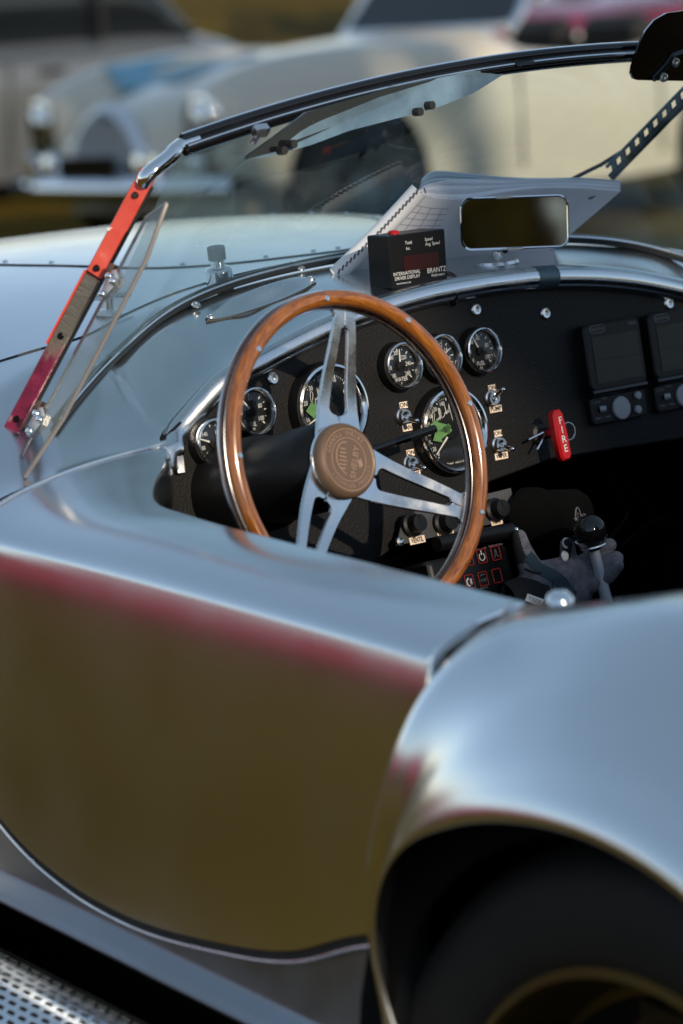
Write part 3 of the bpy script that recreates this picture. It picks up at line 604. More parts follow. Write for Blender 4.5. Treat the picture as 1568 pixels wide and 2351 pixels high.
mb = MB(); mb.tube([ay(*q, .968) for q in ((1500, 182), (1530, 150), (1545, 128), (1575, 118))], .004, 8); mb.build('visor_clip', M['gloss'], v2)
for q in ((1523, 178), (1550, 143)):
    link('screw', CUP, v2, frame(ay(*q, .966), (-.3, -1, .1)))
p = ay(1200, 143, .985); mb = MB(); mb.box((0, 0, 0), (.030, .014, .007), frame(p, (0, -.2, 1)), bev=.002); mb.build('rail_clip', M['gloss'], fr)

# wiper outside the glass on the passenger side
a, b = ay(1402, 408, 1.145), ay(1600, 205, 1.07)
mb = MB(); mb.tube([a+(b-a)*t for t in np.linspace(0, 1, 8)], .0052, 8); wb = P(mb, 'wiper_blade', M['seal'])
mb = MB(); mb.tube([a+(b-a)*t+np.array([-.006, .012, .006]) for t in np.linspace(.06, 1, 8)], .0026, 6); mb.build('wiper_spine', M['bluesteel'], wb)
for t in np.linspace(.1, .95, 9):
    mb = MB(); mb.box((0, 0, 0), (.004, .016, .008), frame(a+(b-a)*t+np.array([-.003, .006, .003]), (0, -1, .3))); mb.build('blade_claw', M['bluesteel'], wb)
mb = MB(); mb.tube([ay(1290, 424, 1.175), ay(1325, 405, 1.17), ay(1380, 378, 1.16), ay(1432, 345, 1.145)], .0028, 8); mb.build('wiper_arm', M['seal'], wb)

# demister outlet plate lying on the cowl
lo = [on_cowl(*q) for q in ((474, 740), (520, 732), (570, 718), (630, 698), (690, 672), (724, 652))]; hi = [on_cowl(*q) for q in ((480, 730), (520, 700), (570, 678), (630, 656), (680, 642), (716, 643))]
lo = crom(lo, 30); hi = crom(hi, 30); hi = lo+(hi-lo)*.66; G = []
for i in range(30):
    hgt = .011*math.sin(math.pi*i/29)**.7; G.append([tuple(lo[i]*(1-k)+hi[i]*k+np.array([0, -.0, .0015+hgt*math.sin(k*math.pi*.5)**2])) for k in np.linspace(0, 1, 8)])
mb = MB(); mb.grid(G, flip=False); vent = P(mb, 'demister_outlet', M['alu2'])
mb = MB(); mb.tube([tuple(p+np.array([0, 0, .0012])) for p in lo], .0014, 6); mb.build('outlet_edge', M['rubber'], vent)
for q in ((483, 733), (714, 646)):
    p = on_cowl(*q); link('screw', SCREW, vent, frame((p[0], p[1], p[2]+.003), (0, -.2, 1)))
# chrome valve with grey cap, bonnet T handle
p = np.array([-.268, 1.224, cowlz(-.268, 1.224)]); mb = MB(); mb.lathe([(.013, 0), (.013, .018), (.011, .020), (.007, .021), (.007, .030)], 20); vv_ = P(mb, 'washer_valve', M['chrome'], mx=Matrix.Translation(p) @ Matrix.Rotation(R(-8), 4, 'Y') @ Matrix.Scale(1.3, 4))
mb = MB(); mb.lathe([(.0085, .028), (.0085, .040), (.0001, .041)], 18); mb.build('valve_cap', M['greybtn'], vv_)
p = on_cowl(252, 720); mb = MB(); mb.lathe([(.018, 0), (.016, .004), (.005, .006), (.005, .022), (.0001, .023)], 20); th_ = P(mb, 'bonnet_catch', M['chrome'], mx=Matrix.Translation(p))
mb = MB(); mb.tube([(-.026, .004, .021), (0, 0, .022), (.028, -.004, .021)], [.0035, .005, .003], 8); mb.build('catch_handle', M['chrome'], th_)

# ------------------------------------------------------------------ dashboard
FD = frame(DP, DN); FDI = FD.inverted()
def dl(px, py, off=0.0): q = FDI @ Vector(ad(px, py, off)); return q.x, q.y
def dz(x, z): return (x-DP[0], (z-DP[2])/math.cos(DT))
out = [dz(*q) for q in ((-.555, .60), (-.560, .70), (-.556, .755), (-.540, .792), (-.511, .822), (-.47, .846), (-.427, .864), (-.36, .884), (-.247, .913), (-.16, .926), (-.076, .934), (.03, .938), (.14, .936), (.24, .927), (.354, .902), (.44, .868), (.50, .82), (.54, .77), (.55, .70), (.313, .704), (.078, .712), (-.03, .700), (-.12, .672), (-.22, .640), (-.36, .60))][::-1]
mb = MB(); mb.prism(out, -.02, 0.0, bev=.002); dash = P(mb, 'dashboard', M['leather'], mx=FD)
lip = [Vector((x, yrear(x)-.006, cowlz(x, yrear(x))-.013)) for x in np.linspace(-.505, .505, 90)]
lip = [Vector((-.522, 1.004, .79)), Vector((-.517, 1.010, .806))]+lip+[Vector((.517, 1.010, .806)), Vector((.522, 1.004, .79))]
mb = MB(); mb.tube(lip, .0150, 14); lipo = P(mb, 'cockpit_roll', M['alu2'])
mb = MB(); mb.tube([p+Vector((0, 0, 0)) for p in lip if .085 < p.x < .115 or .1 < p.x < .12], .0155, 14); mb.build('roll_joint', M['bluesteel'], lipo)
mb = MB(); mb.tube([p for p in lip if .112 < p.x < .52], .0163, 14); mb.build('polished_sleeve', M['alu'], lipo)
for q in ((1095.7, 710), (629.3, 868.4), (1255, 718.7), (1538.5, 696)):
    x, y = dl(*q, .003); link('cup_screw', CUP, dash, Matrix.Translation((x, y, .0)) @ Matrix.Diagonal((1.35, 1.35, 1, 1)))

def pol(r_, a): return (r_*math.cos(R(a)), r_*math.sin(R(a)))
def scribble(mb, mx, w, mi=0):
    p = [(-.5, -.25), (-.46, .1), (-.36, .28), (-.30, .18), (-.42, -.05), (-.46, -.22), (-.36, -.2), (-.26, -.02), (-.22, -.1), (-.16, .0), (-.12, -.1), (-.05, .3), (-.02, .25), (-.08, -.08), (.0, .28), (.03, .2), (-.02, -.06), (.12, -.05), (.22, .06), (.25, -.02), (.30, .32), (.28, -.02), (.36, .08), (.40, -.02), (.50, .25), (.44, -.35)]
    c = crom([(a*w, b*w, 0) for a, b in p], 110); mb.tube([mx @ Vector(q) for q in c], w*.013, 4, mi, cap=False)
def gauge(q, r_, texts, ticks, needle, title=None, big=False, stick=None, sign=False, tilt=0):
    x, y = dl(*q, .017); mx = Matrix.Translation((x, y, 0)); st_ = .013
    hb = MB(); hb.lathe([(r_*1.06, 0), (r_*1.05, .004), (r_*.98, st_), (r_*.80, st_), (r_*.80, st_-.009)], 64); g = P(hb, 'gauge', M['black'], mx=FD @ mx)
    b = MB(); b.lathe([(r_*.985, st_-.001), (r_*1.0, st_+.002), (r_*.985, st_+.0055), (r_*.93, st_+.0065), (r_*.86, st_+.003), (r_*.835, st_-.003), (r_*.83, st_-.008)], 72); b.build('bezel', M['polished'], g)
    f_ = MB(); f_.lathe([(.0001, 0), (r_*.86, 0)], 48, Matrix.Translation((0, 0, st_-.007))); f_.build('dial_face', M['dial'], g)
    t = MB(); z = st_-.0062
    rr = r_*.80
    for a, ln, wd in ticks:
        c = Matrix.Rotation(R(a), 4, 'Z'); t.box((rr-ln*r_/2, 0, 0), (ln*r_, wd*r_, .0003), Matrix.Translation((0, 0, z)) @ c)
    for s_, a, rad, sz in texts:
        px, py = pol(rad*r_, a); addtext(t, s_, sz*r_, Matrix.Translation((px, py, z)), sx=.78)
    if title:
        for s_, yy, sz in title: addtext(t, s_, sz*r_, Matrix.Translation((0, yy*r_, z)), sx=.85)
    if sign: scribble(t, Matrix.Translation((sign[0]*r_, sign[1]*r_, z)) @ Matrix.Rotation(R(14), 4, 'Z'), sign[2]*r_)
    t.build('dial_lettering', M['white'], g)
    nmx = Matrix.Translation((0, 0, z+.0014)) @ Matrix.Rotation(R(needle), 4, 'Z')
    nb = MB(); w = .03 if big else .05; nb.prism([(-.02*r_, -w*r_), (.72*r_, -w*.35*r_), (.74*r_, 0), (.72*r_, w*.35*r_), (-.02*r_, w*r_)], 0, .0006, nmx); nb.build('needle', M['white'], g)
    hb = MB(); hb.lathe([(r_*.20, 0), (r_*.19, .0025), (.0001, .003)], 24, Matrix.Translation((0, 0, z+.001))); hb.build('needle_hub', M['black'], g)
    l = MB(); l.lathe([(r_*.84, 0), (r_*.5, .0006), (.0001, .0008)], 48, Matrix.Translation((0, 0, st_-.0005))); l.build('gauge_glass', M['clearlens'], g)
    if stick:
        for (cx, cy, w_, h_, rot, s_) in stick:
            m4 = Matrix.Translation((cx*r_, cy*r_, st_+.0012)) @ Matrix.Rotation(R(rot), 4, 'Z')
            sk = MB(); sk.prism([(-.5*w_*r_, 0), (-.12*w_*r_, -.5*h_*r_), (-.12*w_*r_, -.27*h_*r_), (.5*w_*r_, -.27*h_*r_), (.5*w_*r_, .27*h_*r_), (-.12*w_*r_, .27*h_*r_), (-.12*w_*r_, .5*h_*r_)], 0, .0004, m4); sko = sk.build('arrow_sticker', M['green'], g)
            tx = MB(); addtext(tx, s_, .30*h_*r_, m4 @ Matrix.Translation((.22*w_*r_, 0, .0007)) @ Matrix.Rotation(math.pi, 4, 'Z')); tx.build('sticker_number', M['ink'], sko)
    return g
TK = [(a, .14 if i % 2 == 0 else .09, .05 if i % 2 == 0 else .03) for i, a in enumerate(np.linspace(225, -42, 13))]
RS, RB = .0285, .0530
g1 = gauge((500, 1016), RS, [('140', 130, .52, .25), ('180', 50, .52, .25), ('100', 195, .55, .25), ('60', 235, .5, .25), ('230', -25, .52, .25)], TK, 158, [('OIL', -.50, .24), ('F', -.70, .14)])
g2 = gauge((589.7, 944.7), RS, [('0', 222, .55, .26), ('20', 178, .56, .26), ('40', 132, .56, .26), ('60', 88, .56, .27), ('80', 22, .52, .27), ('100', -36, .54, .27)], TK, 128, [('OIL', -.50, .26), ('PSI', -.70, .14)])
g3 = gauge((929.4, 839.4), RS, [('100', 222, .55, .26), ('140', 182, .58, .26), ('180', 135, .58, .26), ('200', 98, .58, .26), ('220', 48, .46, .26), ('240', 6, .50, .26), ('260', -42, .54, .26)], TK, 84, [('WATER', -.56, .25), ("F'", -.76, .16)])
g4 = gauge((1021, 820), RS, [('8', 160, .56, .26), ('10', 118, .56, .26), ('12', 72, .56, .26), ('14', 35, .52, .26), ('16', -6, .54, .26), ('18', -46, .56, .26)], TK, 27, [('BATT', -.54, .25), ('VOLT', -.74, .14)])
g5 = gauge((1112.6, 804.3), RS, [('0', 222, .55, .26), ('20', 178, .56, .26), ('40', 132, .56, .26), ('60', 88, .56, .27), ('80', 22, .52, .27), ('100', -36, .54, .27)], TK, 116, [('FUEL', -.54, .26), ('PSI', -.74, .15)])
TB = [(a, .09 if i % 5 == 0 else .05, .022 if i % 5 == 0 else .012) for i, a in enumerate(np.linspace(230, -50, 61))]
g6 = gauge((767, 936), RB, [('0', 226, .66, .15), ('10', 196, .66, .15), ('20', 163, .66, .15), ('30', 130, .66, .15), ('40', 102, .66, .15), ('50', 66, .66, .15), ('60', 30, .62, .15), ('70', 0, .64, .15), ('80', -40, .66, .15)], TB, 203, [('x100 RPM', -.42, .10)], True, [(-.46, .03, .62, .44, 0, '47.5')], (-.18, .32, .62))
g7 = gauge((1046.6, 988), RB, [('0', 226, .66, .14), ('20', 212, .66, .14), ('40', 195, .66, .14), ('60', 178, .66, .14), ('80', 160, .68, .14), ('100', 143, .68, .14), ('120', 126, .68, .14), ('140', 102, .66, .14), ('160', 78, .66, .14), ('180', 55, .66, .14), ('200', 30, .66, .14), ('220', 5, .66, .14), ('240', -25, .66, .14)], TB, 221, [('km/h', -.10, .12), ('calibrated   made in UK', -.74, .075)], True, [(-.42, .14, .62, .36, -18, '45'), (-.40, -.02, .62, .36, 22, '40')], (-.20, .38, .62))

# toggle switches with label tape
def label(q, s_, w, h, rot=0, fr_=None, off=0):
    if fr_ is None:
        x, y = dl(*q); mx = FD @ Matrix.Translation((x, y, .0003)) @ Matrix.Rotation(R(rot), 4, 'Z')
    else: mx = fr_
    b = MB(); b.box((0, 0, .0004), (w, h, .0008)); lb = P(b, 'label_tape', M['label'], mx=mx)
    t = MB(); addtext(t, s_, h*.98, Matrix.Translation((0, 0, .0010)), sx=min(1.0, w*.88/(len(s_)*h*.60)), bold=.03); t.build('label_lettering', M['ink'], lb); return lb
def toggle(q, up):
    x, y = dl(*q, .007); mx = FD @ Matrix.Translation((x, y, 0))
    b = MB(); b.lathe([(.0100, 0), (.0104, .002), (.0104, .004), (.0088, .0052), (.0082, .0095), (.0058, .0095), (.0052, .004)], 28); t = P(b, 'toggle_switch', M['chrome2'], mx=mx)
    d_ = Vector((0, .42 if up else -.30, 1)).normalized(); l = MB(); l.tube([Vector((0, 0, .004))+d_*k for k in (0, .010, .020, .024)], [.0026, .0028, .0034, .0030], 12); l.ball(Vector((0, 0, .004))+d_*.024, .0032, n=8); l.build('switch_lever', M['chrome'], t)
    n_ = MB(); n_.prism([pol(.0062, 60*i) for i in range(6)], .0025, .0070); n_.build('switch_nut', M['chrome'], t)
    return t
for q, up, a, b, s_, w in (((930.1, 955.5), False, (925.3, 930), (934, 981.7), 'FAN', .0150), ((1133.4, 914), True, (1128.6, 890.8), (1137, 938.8), 'PUMP', .0200), ((946.2, 1063.5), False, (941.3, 1039.5), (949.8, 1090), 'LIGHT', .0205), ((1149, 1020.4), False, (1142.3, 995), (1150, 1046.7), 'WIPER', .0215)):
    toggle(q, up); label(a, 'ON', .0125, .0080); label(b, s_, w, .0082)

# red fire pull handle with its pin and ring
x, y = dl(1233, 996); mx = FD @ Matrix.Translation((x, y, 0))
b = MB(); b.lathe([(.014, 0), (.012, .006), (.0075, .008), (.0075, .022), (.0001, .022)], 20); fh = P(b, 'fire_pull', M['rubber'], mx=mx)
b = MB(); b.lathe([(.0055, .018), (.0058, .036), (.0001, .036)], 16); b.build('pull_stem', M['redgloss'], fh)
hp = [(-.0105, -.030), (-.006, -.037), (.006, -.037), (.0105, -.030), (.0115, 0), (.0095, .030), (.005, .036), (-.005, .036), (-.0095, .030), (-.0115, 0)]
FH = Matrix.Translation((.002, -.004, .034)) @ Matrix.Rotation(R(4), 4, 'Z') @ Matrix.Diagonal((.88, .88, 1, 1))
b = MB(); b.prism(hp, 0, .011, FH, bev=.003); b.build('pull_handle', M['redgloss'], fh)
b = MB()
for i, c in enumerate('FIRE'): addtext(b, c, .0150, FH @ Matrix.Translation((0, .0200-.0134*i, .0113)), sx=1.05)
b.build('handle_lettering', M['white'], fh)
b = MB(); b.tube([(-.030, -.004, .016), (-.008, .002, .022)], .0016, 8); b.tube([(-.022, -.018, .020), (-.006, -.002, .020)], .0016, 8); b.build('safety_pin', M['chrome'], fh)
b = MB(); b.tube([(.026+.011*math.cos(a), -.002+.011*math.sin(a), .030) for a in np.linspace(0, 2*math.pi, 24)[:-1]], .0008, 6, closed=True); b.build('pin_ring', M['chrome2'], fh)

# two flip-lid rally timers
def timer(dx):
    c = [dl(*q, .015) for q in ((1333, 747), (1463, 730), (1489, 877), (1360, 898))]
    w = (abs(c[1][0]-c[0][0])+abs(c[2][0]-c[3][0]))/2; h = (abs(c[0][1]-c[3][1])+abs(c[1][1]-c[2][1]))/2; cx = sum(q[0] for q in c)/4+dx; cy = sum(q[1] for q in c)/4
    b = MB(); b.prism(rrect(w, h, .008), 0, .016, bev=.002); t = P(b, 'rally_timer', M['black'], mx=FD @ Matrix.Translation((cx, cy, 0)))
    b = MB(); b.prism(rrect(w*.80, h*.70, .002), .0155, .0166, Matrix.Translation((.002, -.004, 0))); b.build('display', M['lcd'], t)
    b = MB(); b.box((.002, -.004, .0168), (w*.80, .0010, .0004)); b.build('display_divider', M['black'], t)
    b = MB(); b.tube([(-w*.48, -h*.53, .012), (w*.48, -h*.53, .012)], .0052, 12); b.build('lid_hinge', M['gloss'], t)
    b = MB(); b.prism(rrect(w*.98, h*.42, .006), 0, .009, Matrix.Translation((.0, -h*.53-h*.27, 0)), bev=.0015); pad = b.build('keypad', M['black'], t)
    ky = -h*.80
    for (bx_, by_, br, nm) in ((.002, ky-.002, .0150, 'start_button'), (.034, ky+.010, .0052, 'small_button'), (.031, ky-.008, .0052, 'small_button')):
        q = MB(); q.lathe([(br, .008), (br, .0115), (br*.93, .0128), (.0001, .0134)], 32, Matrix.Translation((bx_, by_, 0))); q.build(nm, M['greybtn'], pad)
    q = MB(); q.tube([(-.034, ky+.001, .009), (-.028, ky+.001, .014)], .0042, 10); q.build('slide_switch', M['greybtn'], pad)
    q = MB(); addtext(q, 'CLOCK', .0045, Matrix.Translation((-.040, ky+.011, .0095))); addtext(q, 'TIMER', .0045, Matrix.Translation((-.025, ky+.014, .0095))); addtext(q, 'TIMER 1  TIMER 2', .004, Matrix.Translation((-.030, ky-.010, .0095))); addtext(q, 'RESET', .004, Matrix.Translation((.034, ky+.0185, .0095)))
    addtext(q, 'TIMER', .0055, Matrix.Translation((w*.36, h*.42, .0164))); addtext(q, 'GENERAL', .0062, Matrix.Translation((-w*.26, h*.42, .0164)))
    q.tube([(-w*.26+a, h*.42+b_, .0163) for a, b_ in rrect(.027, .0095, .0045, 4)], .0005, 4, closed=True); q.build('timer_lettering', M['dim'], t)
    return t
timer(0); timer(dl(1500, 870)[0]-dl(1360, 898)[0]+.006)

# ------------------------------------------------------------------ below the dashboard
HP = Vector(ay(1047, 1190, .965)); FHP = frame(HP, (0, -.93, .36)); FHI = FHP.inverted()
def hl_(px, py):
    v_ = ray(px, py); n_ = np.array(FHP.to_3x3().col[2]); k = ((np.array(HP)-CAM)@n_)/(v_@n_); q = FHI @ Vector(CAM+v_*k); return q.x, q.y
c = [hl_(*q) for q in ((910, 1253), (928, 1180), (1173, 1120), (1188, 1190))]
b = MB(); b.prism([c[0], c[3], c[2], c[1]], -.002, 0.0, bev=.0006); hp_ = P(b, 'heater_panel', M['panel'], mx=FHP)
for q, s_, w in (((957, 1240), 'VENTIL', .0245), ((1022, 1225), 'HEATER', .0260), ((1139, 1197), 'TEMP', .0185), ((1152, 1170), 'LO', .0090)):
    x, y = hl_(*q); label(None, s_, w, .0088, fr_=FHP @ Matrix.Translation((x, y, .0003)))
for q in ((942, 1206), (1014, 1202), (1132, 1172)):
    x, y = hl_(*q); b = MB(); b.lathe([(.0150, 0), (.0150, .006), (.0115, .008), (.0105, .020), (.0001, .0205)], 32); b.box((0, .005, .0207), (.0016, .009, .0008)); b.build('heater_knob', M['black'], hp_, Matrix.Translation((x, y, 0)))
for q in ((917, 1244), (1180, 1183)):
    x, y = hl_(*q); link('screw', SCREW, hp_, Matrix.Translation((x, y, 0)))
# intercom box with lit-looking red key outlines (print only)
IP = Vector(ay(1100, 1305, .90)); FI = frame(IP, (0, -.93, .36)); FII = FI.inverted()
def il_(px, py):
    v_ = ray(px, py); n_ = np.array(FI.to_3x3().col[2]); k = ((np.array(IP)-CAM)@n_)/(v_@n_); q = FII @ Vector(CAM+v_*k); return q.x, q.y
b = MB(); b.box((-.012, -.028, -.03), (.13, .100, .06), bev=.004); ic = P(b, 'intercom', M['black'], mx=FI)
b = MB(); x0, y0 = il_(1000, 1262); x1, y1 = il_(1172, 1230); b.tube([(x0, y0+.006, .004), (x1, y1+.006, .004)], .0095, 12); b.build('intercom_bar', M['black'], ic)
x, y = il_(1172, 1231); b = MB(); b.ball((x, y+.006, .013), .0035, n=8); b.build('bar_screw', M['chrome'], ic)
for q, nm in (((1105, 1277), 'power'), ((1137, 1270), 'peak'), ((1074, 1283), 'mic'), ((1077, 1336), 'phone'), ((1108, 1329), 'VHF'), ((1140, 1322), 'blank')):
    x, y = il_(*q); k = MB(); k.tube([(a, b_, .0012) for a, b_ in rrect(.0135, .0165, .0015, 3)], .0006, 4, closed=True); kk = k.build('key_outline', M['redline'], ic, Matrix.Translation((x, y, 0)))
    t = MB()
    if nm == 'power':
        t.tube([(.0042*math.cos(R(a)), -.0008+.0045*math.sin(R(a)), .001) for a in np.linspace(125, 415, 24)], .0007, 5); t.box((0, .0042, .001), (.0014, .0055, .0008))
    elif nm == 'peak': t.tube([(-.0045, -.005, .001), (-.0018, -.004, .001), (-.0007, .003, .001), (0, .0052, .001), (.0007, .003, .001), (.0018, -.004, .001), (.0045, -.005, .001)], .0005, 5)
    elif nm == 'VHF': addtext(t, 'VHF', .0058, Matrix.Translation((0, -.002, .001))); t.tube([(-.004, .004, .001), (0, .0055, .001), (.004, .0045, .001)], .0007, 5)
    elif nm == 'phone': t.tube([(-.001, .0045, .001), (-.0042, .002, .001), (-.0042, -.003, .001), (-.001, -.005, .001)], .0012, 6); t.tube([(.0005, -.002, .001), (.0042, .002, .001), (.0024, .0042, .001), (.0024, -.0042, .001), (.0042, -.002, .001), (.0005, .002, .001)], .0005, 5)
    elif nm == 'mic': t.tube([(-.003, -.004, .001), (.001, -.004, .001), (.002, .004, .001)], .0007, 5); t.ball((-.003, -.004, .001), .0013, n=6)
    t.build('key_symbol', M['white'] if nm in ('power', 'phone', 'mic') else M['bluegrey'], kk)
t = MB()
for s_, q in (('Power ON', (1105, 1260)), ('NARROW filter', (1137, 1252)), ('DRIVER', (1048, 1347)), ('PHONE', (1079, 1358)), ('AUX IN', (1110, 1350))):
    x, y = il_(*q); addtext(t, s_, .0036, Matrix.Translation((x, y, .0006)))
t.build('intercom_lettering', M['dim'], ic)
# round blower with oval badge, hoses in the passenger footwell
p = ay(1222, 1200, .95); b = MB(); b.lathe([(.0001, .07), (.034, .07), (.040, .06), (.040, .02), (.044, .01), (.044, -.01)], 40); bl = P(b, 'blower', M['matte'], mx=frame(p, (.35, -.9, .15)))
b = MB(); b.tube([(.0075*math.cos(a)-.014, .014*math.sin(a)+.006, .0705) for a in np.linspace(0, 2*math.pi, 24)[:-1]], .0008, 5, closed=True); addtext(b, 'Ford', .0075, Matrix.Translation((-.014, .006, .0705)) @ Matrix.Rotation(R(90), 4, 'Z'), shear=.3); b.build('oval_badge', M['dim'], bl)
for pts in (((1395, 1085), (1425, 1140), (1440, 1180), (1405, 1230), (1395, 1250)), ((1430, 1075), (1450, 1120), (1490, 1160), (1520, 1200)), ((1420, 1260), (1470, 1215), (1500, 1195), (1530, 1185))):
    mb = MB(); mb.tube(crom([ay(*q, 1.12) for q in pts], 24), .0022, 7); P(mb, 'wiring', M['black'])
# gear lever
kp = Vector(ay(1353, 1218, .82)); sb = Vector(ay(1394, 1385, .80)); sb2 = kp+(sb-kp)*1.6
b = MB(); b.tube([kp+(sb-kp)*t for t in (.12, .5, 1.0, 1.6)], [.0062, .0066, .0072, .008], 18); gl_ = P(b, 'gear_lever', M['brightmetal'])
kf = frame(kp, kp-sb)
b = MB(); b.ball((0, 0, 0), .0208, kf, n=20, sc=(1, 1, .96)); kn = b.build('gear_knob', M['gloss'], gl_)
b = MB(); b.lathe([(.0205, -.010), (.0150, -.019), (.0128, -.0205), (.0115, -.024), (.0060, -.025)], 36, kf); b.lathe([(.0160, -.0180), (.0166, -.0195), (.0150, -.0215)], 36, kf); b.build('knob_collar', M['chrome2'], gl_)
t = MB(); addtext(t, '1 3 5', .0085, kf @ Matrix.Translation((-.004, -.004, .0196)) @ Matrix.Rotation(R(20), 4, 'Z')); addtext(t, '2 4 R', .0085, kf @ Matrix.Translation((.0, -.012, .0170)) @ Matrix.Rotation(R(20), 4, 'Z')); t.build('shift_pattern', M['white'], kn)
b = MB(); b.lathe([(.010, .10), (.03, .06), (.055, .0), (.06, -.01)], 24, frame(kp+(sb-kp)*1.55, kp-sb) @ Matrix.Translation((0, 0, -.08))); b.build('lever_gaiter', M['leather'], gl_)
# seat-belt stud shining on the rear rim of the opening
p = ax(1284, 1389, -.63); b = MB(); b.lathe([(.0001, .013), (.008, .0125), (.0125, .009), (.014, .004), (.012, 0)], 20); P(b, 'tonneau_knob', M['chrome'], mx=frame(p, (0, -.2, 1)))

# ------------------------------------------------------------------ steering wheel
CW = Vector((-.4177, .7858, .8268)); wa, wb_ = R(20.27), R(3.24)
NW = Vector((math.sin(wb_)*math.cos(wa), -math.cos(wa)*math.cos(wb_), math.sin(wa))); FW = frame(CW, NW); R0 = .1792
sw = bpy.data.objects.new('steering_wheel', None); col.objects.link(sw); sw.parent = car; sw.matrix_local = FW; sw.empty_display_size = .1
def ring(prof, m, nm, n=160, grain=False):
    b = MB(); b.lathe([(R0+a, z) for a, z in prof], n, closed=True); o = b.build(nm, m, sw, sharp=50)
    if grain:
        at2 = o.data.attributes.new('grain', 'FLOAT_VECTOR', 'POINT'); k = len(prof)
        dat = np.zeros((len(o.data.vertices), 3), np.float32)
        for i in range(n):
            for j in range(k):
                a_ = 2*math.pi*i/n; dat[i*k+j] = (math.sin(a_)*.18+math.cos(a_)*.18*.6, prof[j][0], prof[j][1]+math.cos(a_)*.03)
        at2.data.foreach_set('vector', dat.ravel())
    return o
def arc(r0, z0, rx, rz, a0, a1, n): return [(r0+rx*math.cos(R(a)), z0+rz*math.sin(R(a))) for a in np.linspace(a0, a1, n)]
ring(arc(0, .0028, .0090, .0090, 0, 180, 15), M['wood'], 'wood_rim', grain=True)
ring([(-.0092, .0028), (.0092, .0028), (.0093, .0012), (-.0093, .0012)], M['inlay'], 'dark_inlay_ring')
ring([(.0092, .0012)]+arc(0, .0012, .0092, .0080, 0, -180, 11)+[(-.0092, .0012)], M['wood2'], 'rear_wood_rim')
ring([(-.0108, -.0068), (.0108, -.0068), (.0112, -.0078), (.0110, -.0102), (-.0110, -.0102), (-.0112, -.0078)], M['alu2'], 'rim_band')
rvb = MB(); rvb.lathe([(.0001, .0008), (.0030, .0004), (.0034, -.001)], 18); RVM = rvb.mesh('rim_rivet', M['alu2'])
for a in (90, 130, 171, 51, 10.5, -31, -70, 212, 252): link('rim_rivet', RVM, sw, Matrix.Rotation(R(a-90+0), 4, 'Z') @ Matrix.Translation((0, R0-.001, .0120)))
# three slotted spokes of polished alloy, dished towards the hub
for ang in (76, -29, -134):
    N_ = 26; hs_ = []; V = []; F_ = []; b = MB()
    def half(r_):  # half width outer, half width of slot
        t = (r_-.040)/(R0-.040); o_ = .031*(1-t)**1.0+.0125*t + .016*float(sstep(.86, 1.0, t)); s_ = 0
        if .052 < r_ < .150: u = (r_-.052)/.098; s_ = (.0138*(1-u)+.0044*u)*min(1, math.sqrt(max(0, 1-(1-min(1, u/.10))**2)))*min(1, math.sqrt(max(0, 1-(1-min(1, (1-u)/.05))**2)))
        return o_, s_
    def zz(r_): return -.032+.022*float(sstep(.05, R0, r_))
    rs_ = np.concatenate([[.02, .030, .040, .046], np.linspace(.0521, .062, 8), np.linspace(.066, .142, 14), np.linspace(.1445, .1499, 5), np.linspace(.153, R0-.004, 7)])
    for side in (1, -1):
        G = []
        for r_ in rs_:
            o_, s_ = half(r_); z = zz(r_); th = .0022; bv = .0008
            G.append([(r_, side*s_, z-th), (r_, side*s_, z+th-bv), (r_, side*(s_+bv), z+th), (r_, side*(o_-bv), z+th), (r_, side*o_, z+th-bv), (r_, side*o_, z-th), (r_, side*s_, z-th)])
        b.grid(G, flip=(side < 0))
    b.build('spoke', M['spoke'], sw, Matrix.Rotation(R(ang), 4, 'Z'), sharp=40)
b = MB(); b.lathe([(.0001, -.034), (.041, -.034), (.043, -.032), (.043, -.0285), (.040, -.0275), (.0001, -.0275)], 48); b.build('hub_plate', M['polished'], sw)
b = MB(); b.lathe([(.0445, -.028), (.0455, -.024), (.0455, -.012), (.0435, -.004), (.040, .0), (.0385, -.0012), (.0375, -.0014), (.0001, -.0012)], 72); HS = Matrix.Translation((0, 0, -.016)) @ Matrix.Diagonal((.93, .93, .52, 1)); hc = b.build('horn_button', M['bronze'], sw, HS)
# relief emblem: rings, lettering, hooded snake outline, name across
e = MB(); z = -.0008
for r_ in (.0375, .0265): e.lathe([(r_-.0007, z-.0006), (r_-.0004, z+.0004), (r_+.0004, z+.0004), (r_+.0007, z-.0006)], 72)
for i, c in enumerate('CARROLL SHELBY'):
    a = 150-i*8.8; e_m = Matrix.Rotation(R(a-90), 4, 'Z') @ Matrix.Translation((0, .032, z)); 
    if c != ' ': addtext(e, c, .0075, e_m, extr=.0004)
for i, c in enumerate('LICENSED PRODUCT'):
    a = 205+i*8.6; e_m = Matrix.Rotation(R(a+90), 4, 'Z') @ Matrix.Translation((0, -.032, z))
    if c != ' ': addtext(e, c, .0062, e_m, extr=.0004)
EM = Matrix.Rotation(R(-18), 4, 'Z')
addtext(e, 'SHELBY', .0125, EM @ Matrix.Translation((.0085, -.002, z+.0004)) @ Matrix.Rotation(R(82), 4, 'Z'), extr=.0006)
hood = [(-.004, .021), (-.013, .018), (-.019, .008), (-.0185, -.004), (-.013, -.013), (-.004, -.019)]
e.tube([EM @ Vector((a, b_, z)) for a, b_ in crom(hood, 30)], .0010, 6)
for k in range(6):
    y = .012-.0048*k; w = .0062*math.sqrt(max(.1, 1-((y-.0)/.018)**2)); e.tube([EM @ Vector((-.0105-w*.8, y, z)), EM @ Vector((-.0105, y-.0006, z+.0006)), EM @ Vector((-.0105+w, y, z))], .0013, 6)
e.prism([(.016, -.008), (.022, -.004), (.018, .004), (.0135, .000)], z-.0002, z+.0006, EM)
e.build('horn_emblem', M['bronze2'], hc)
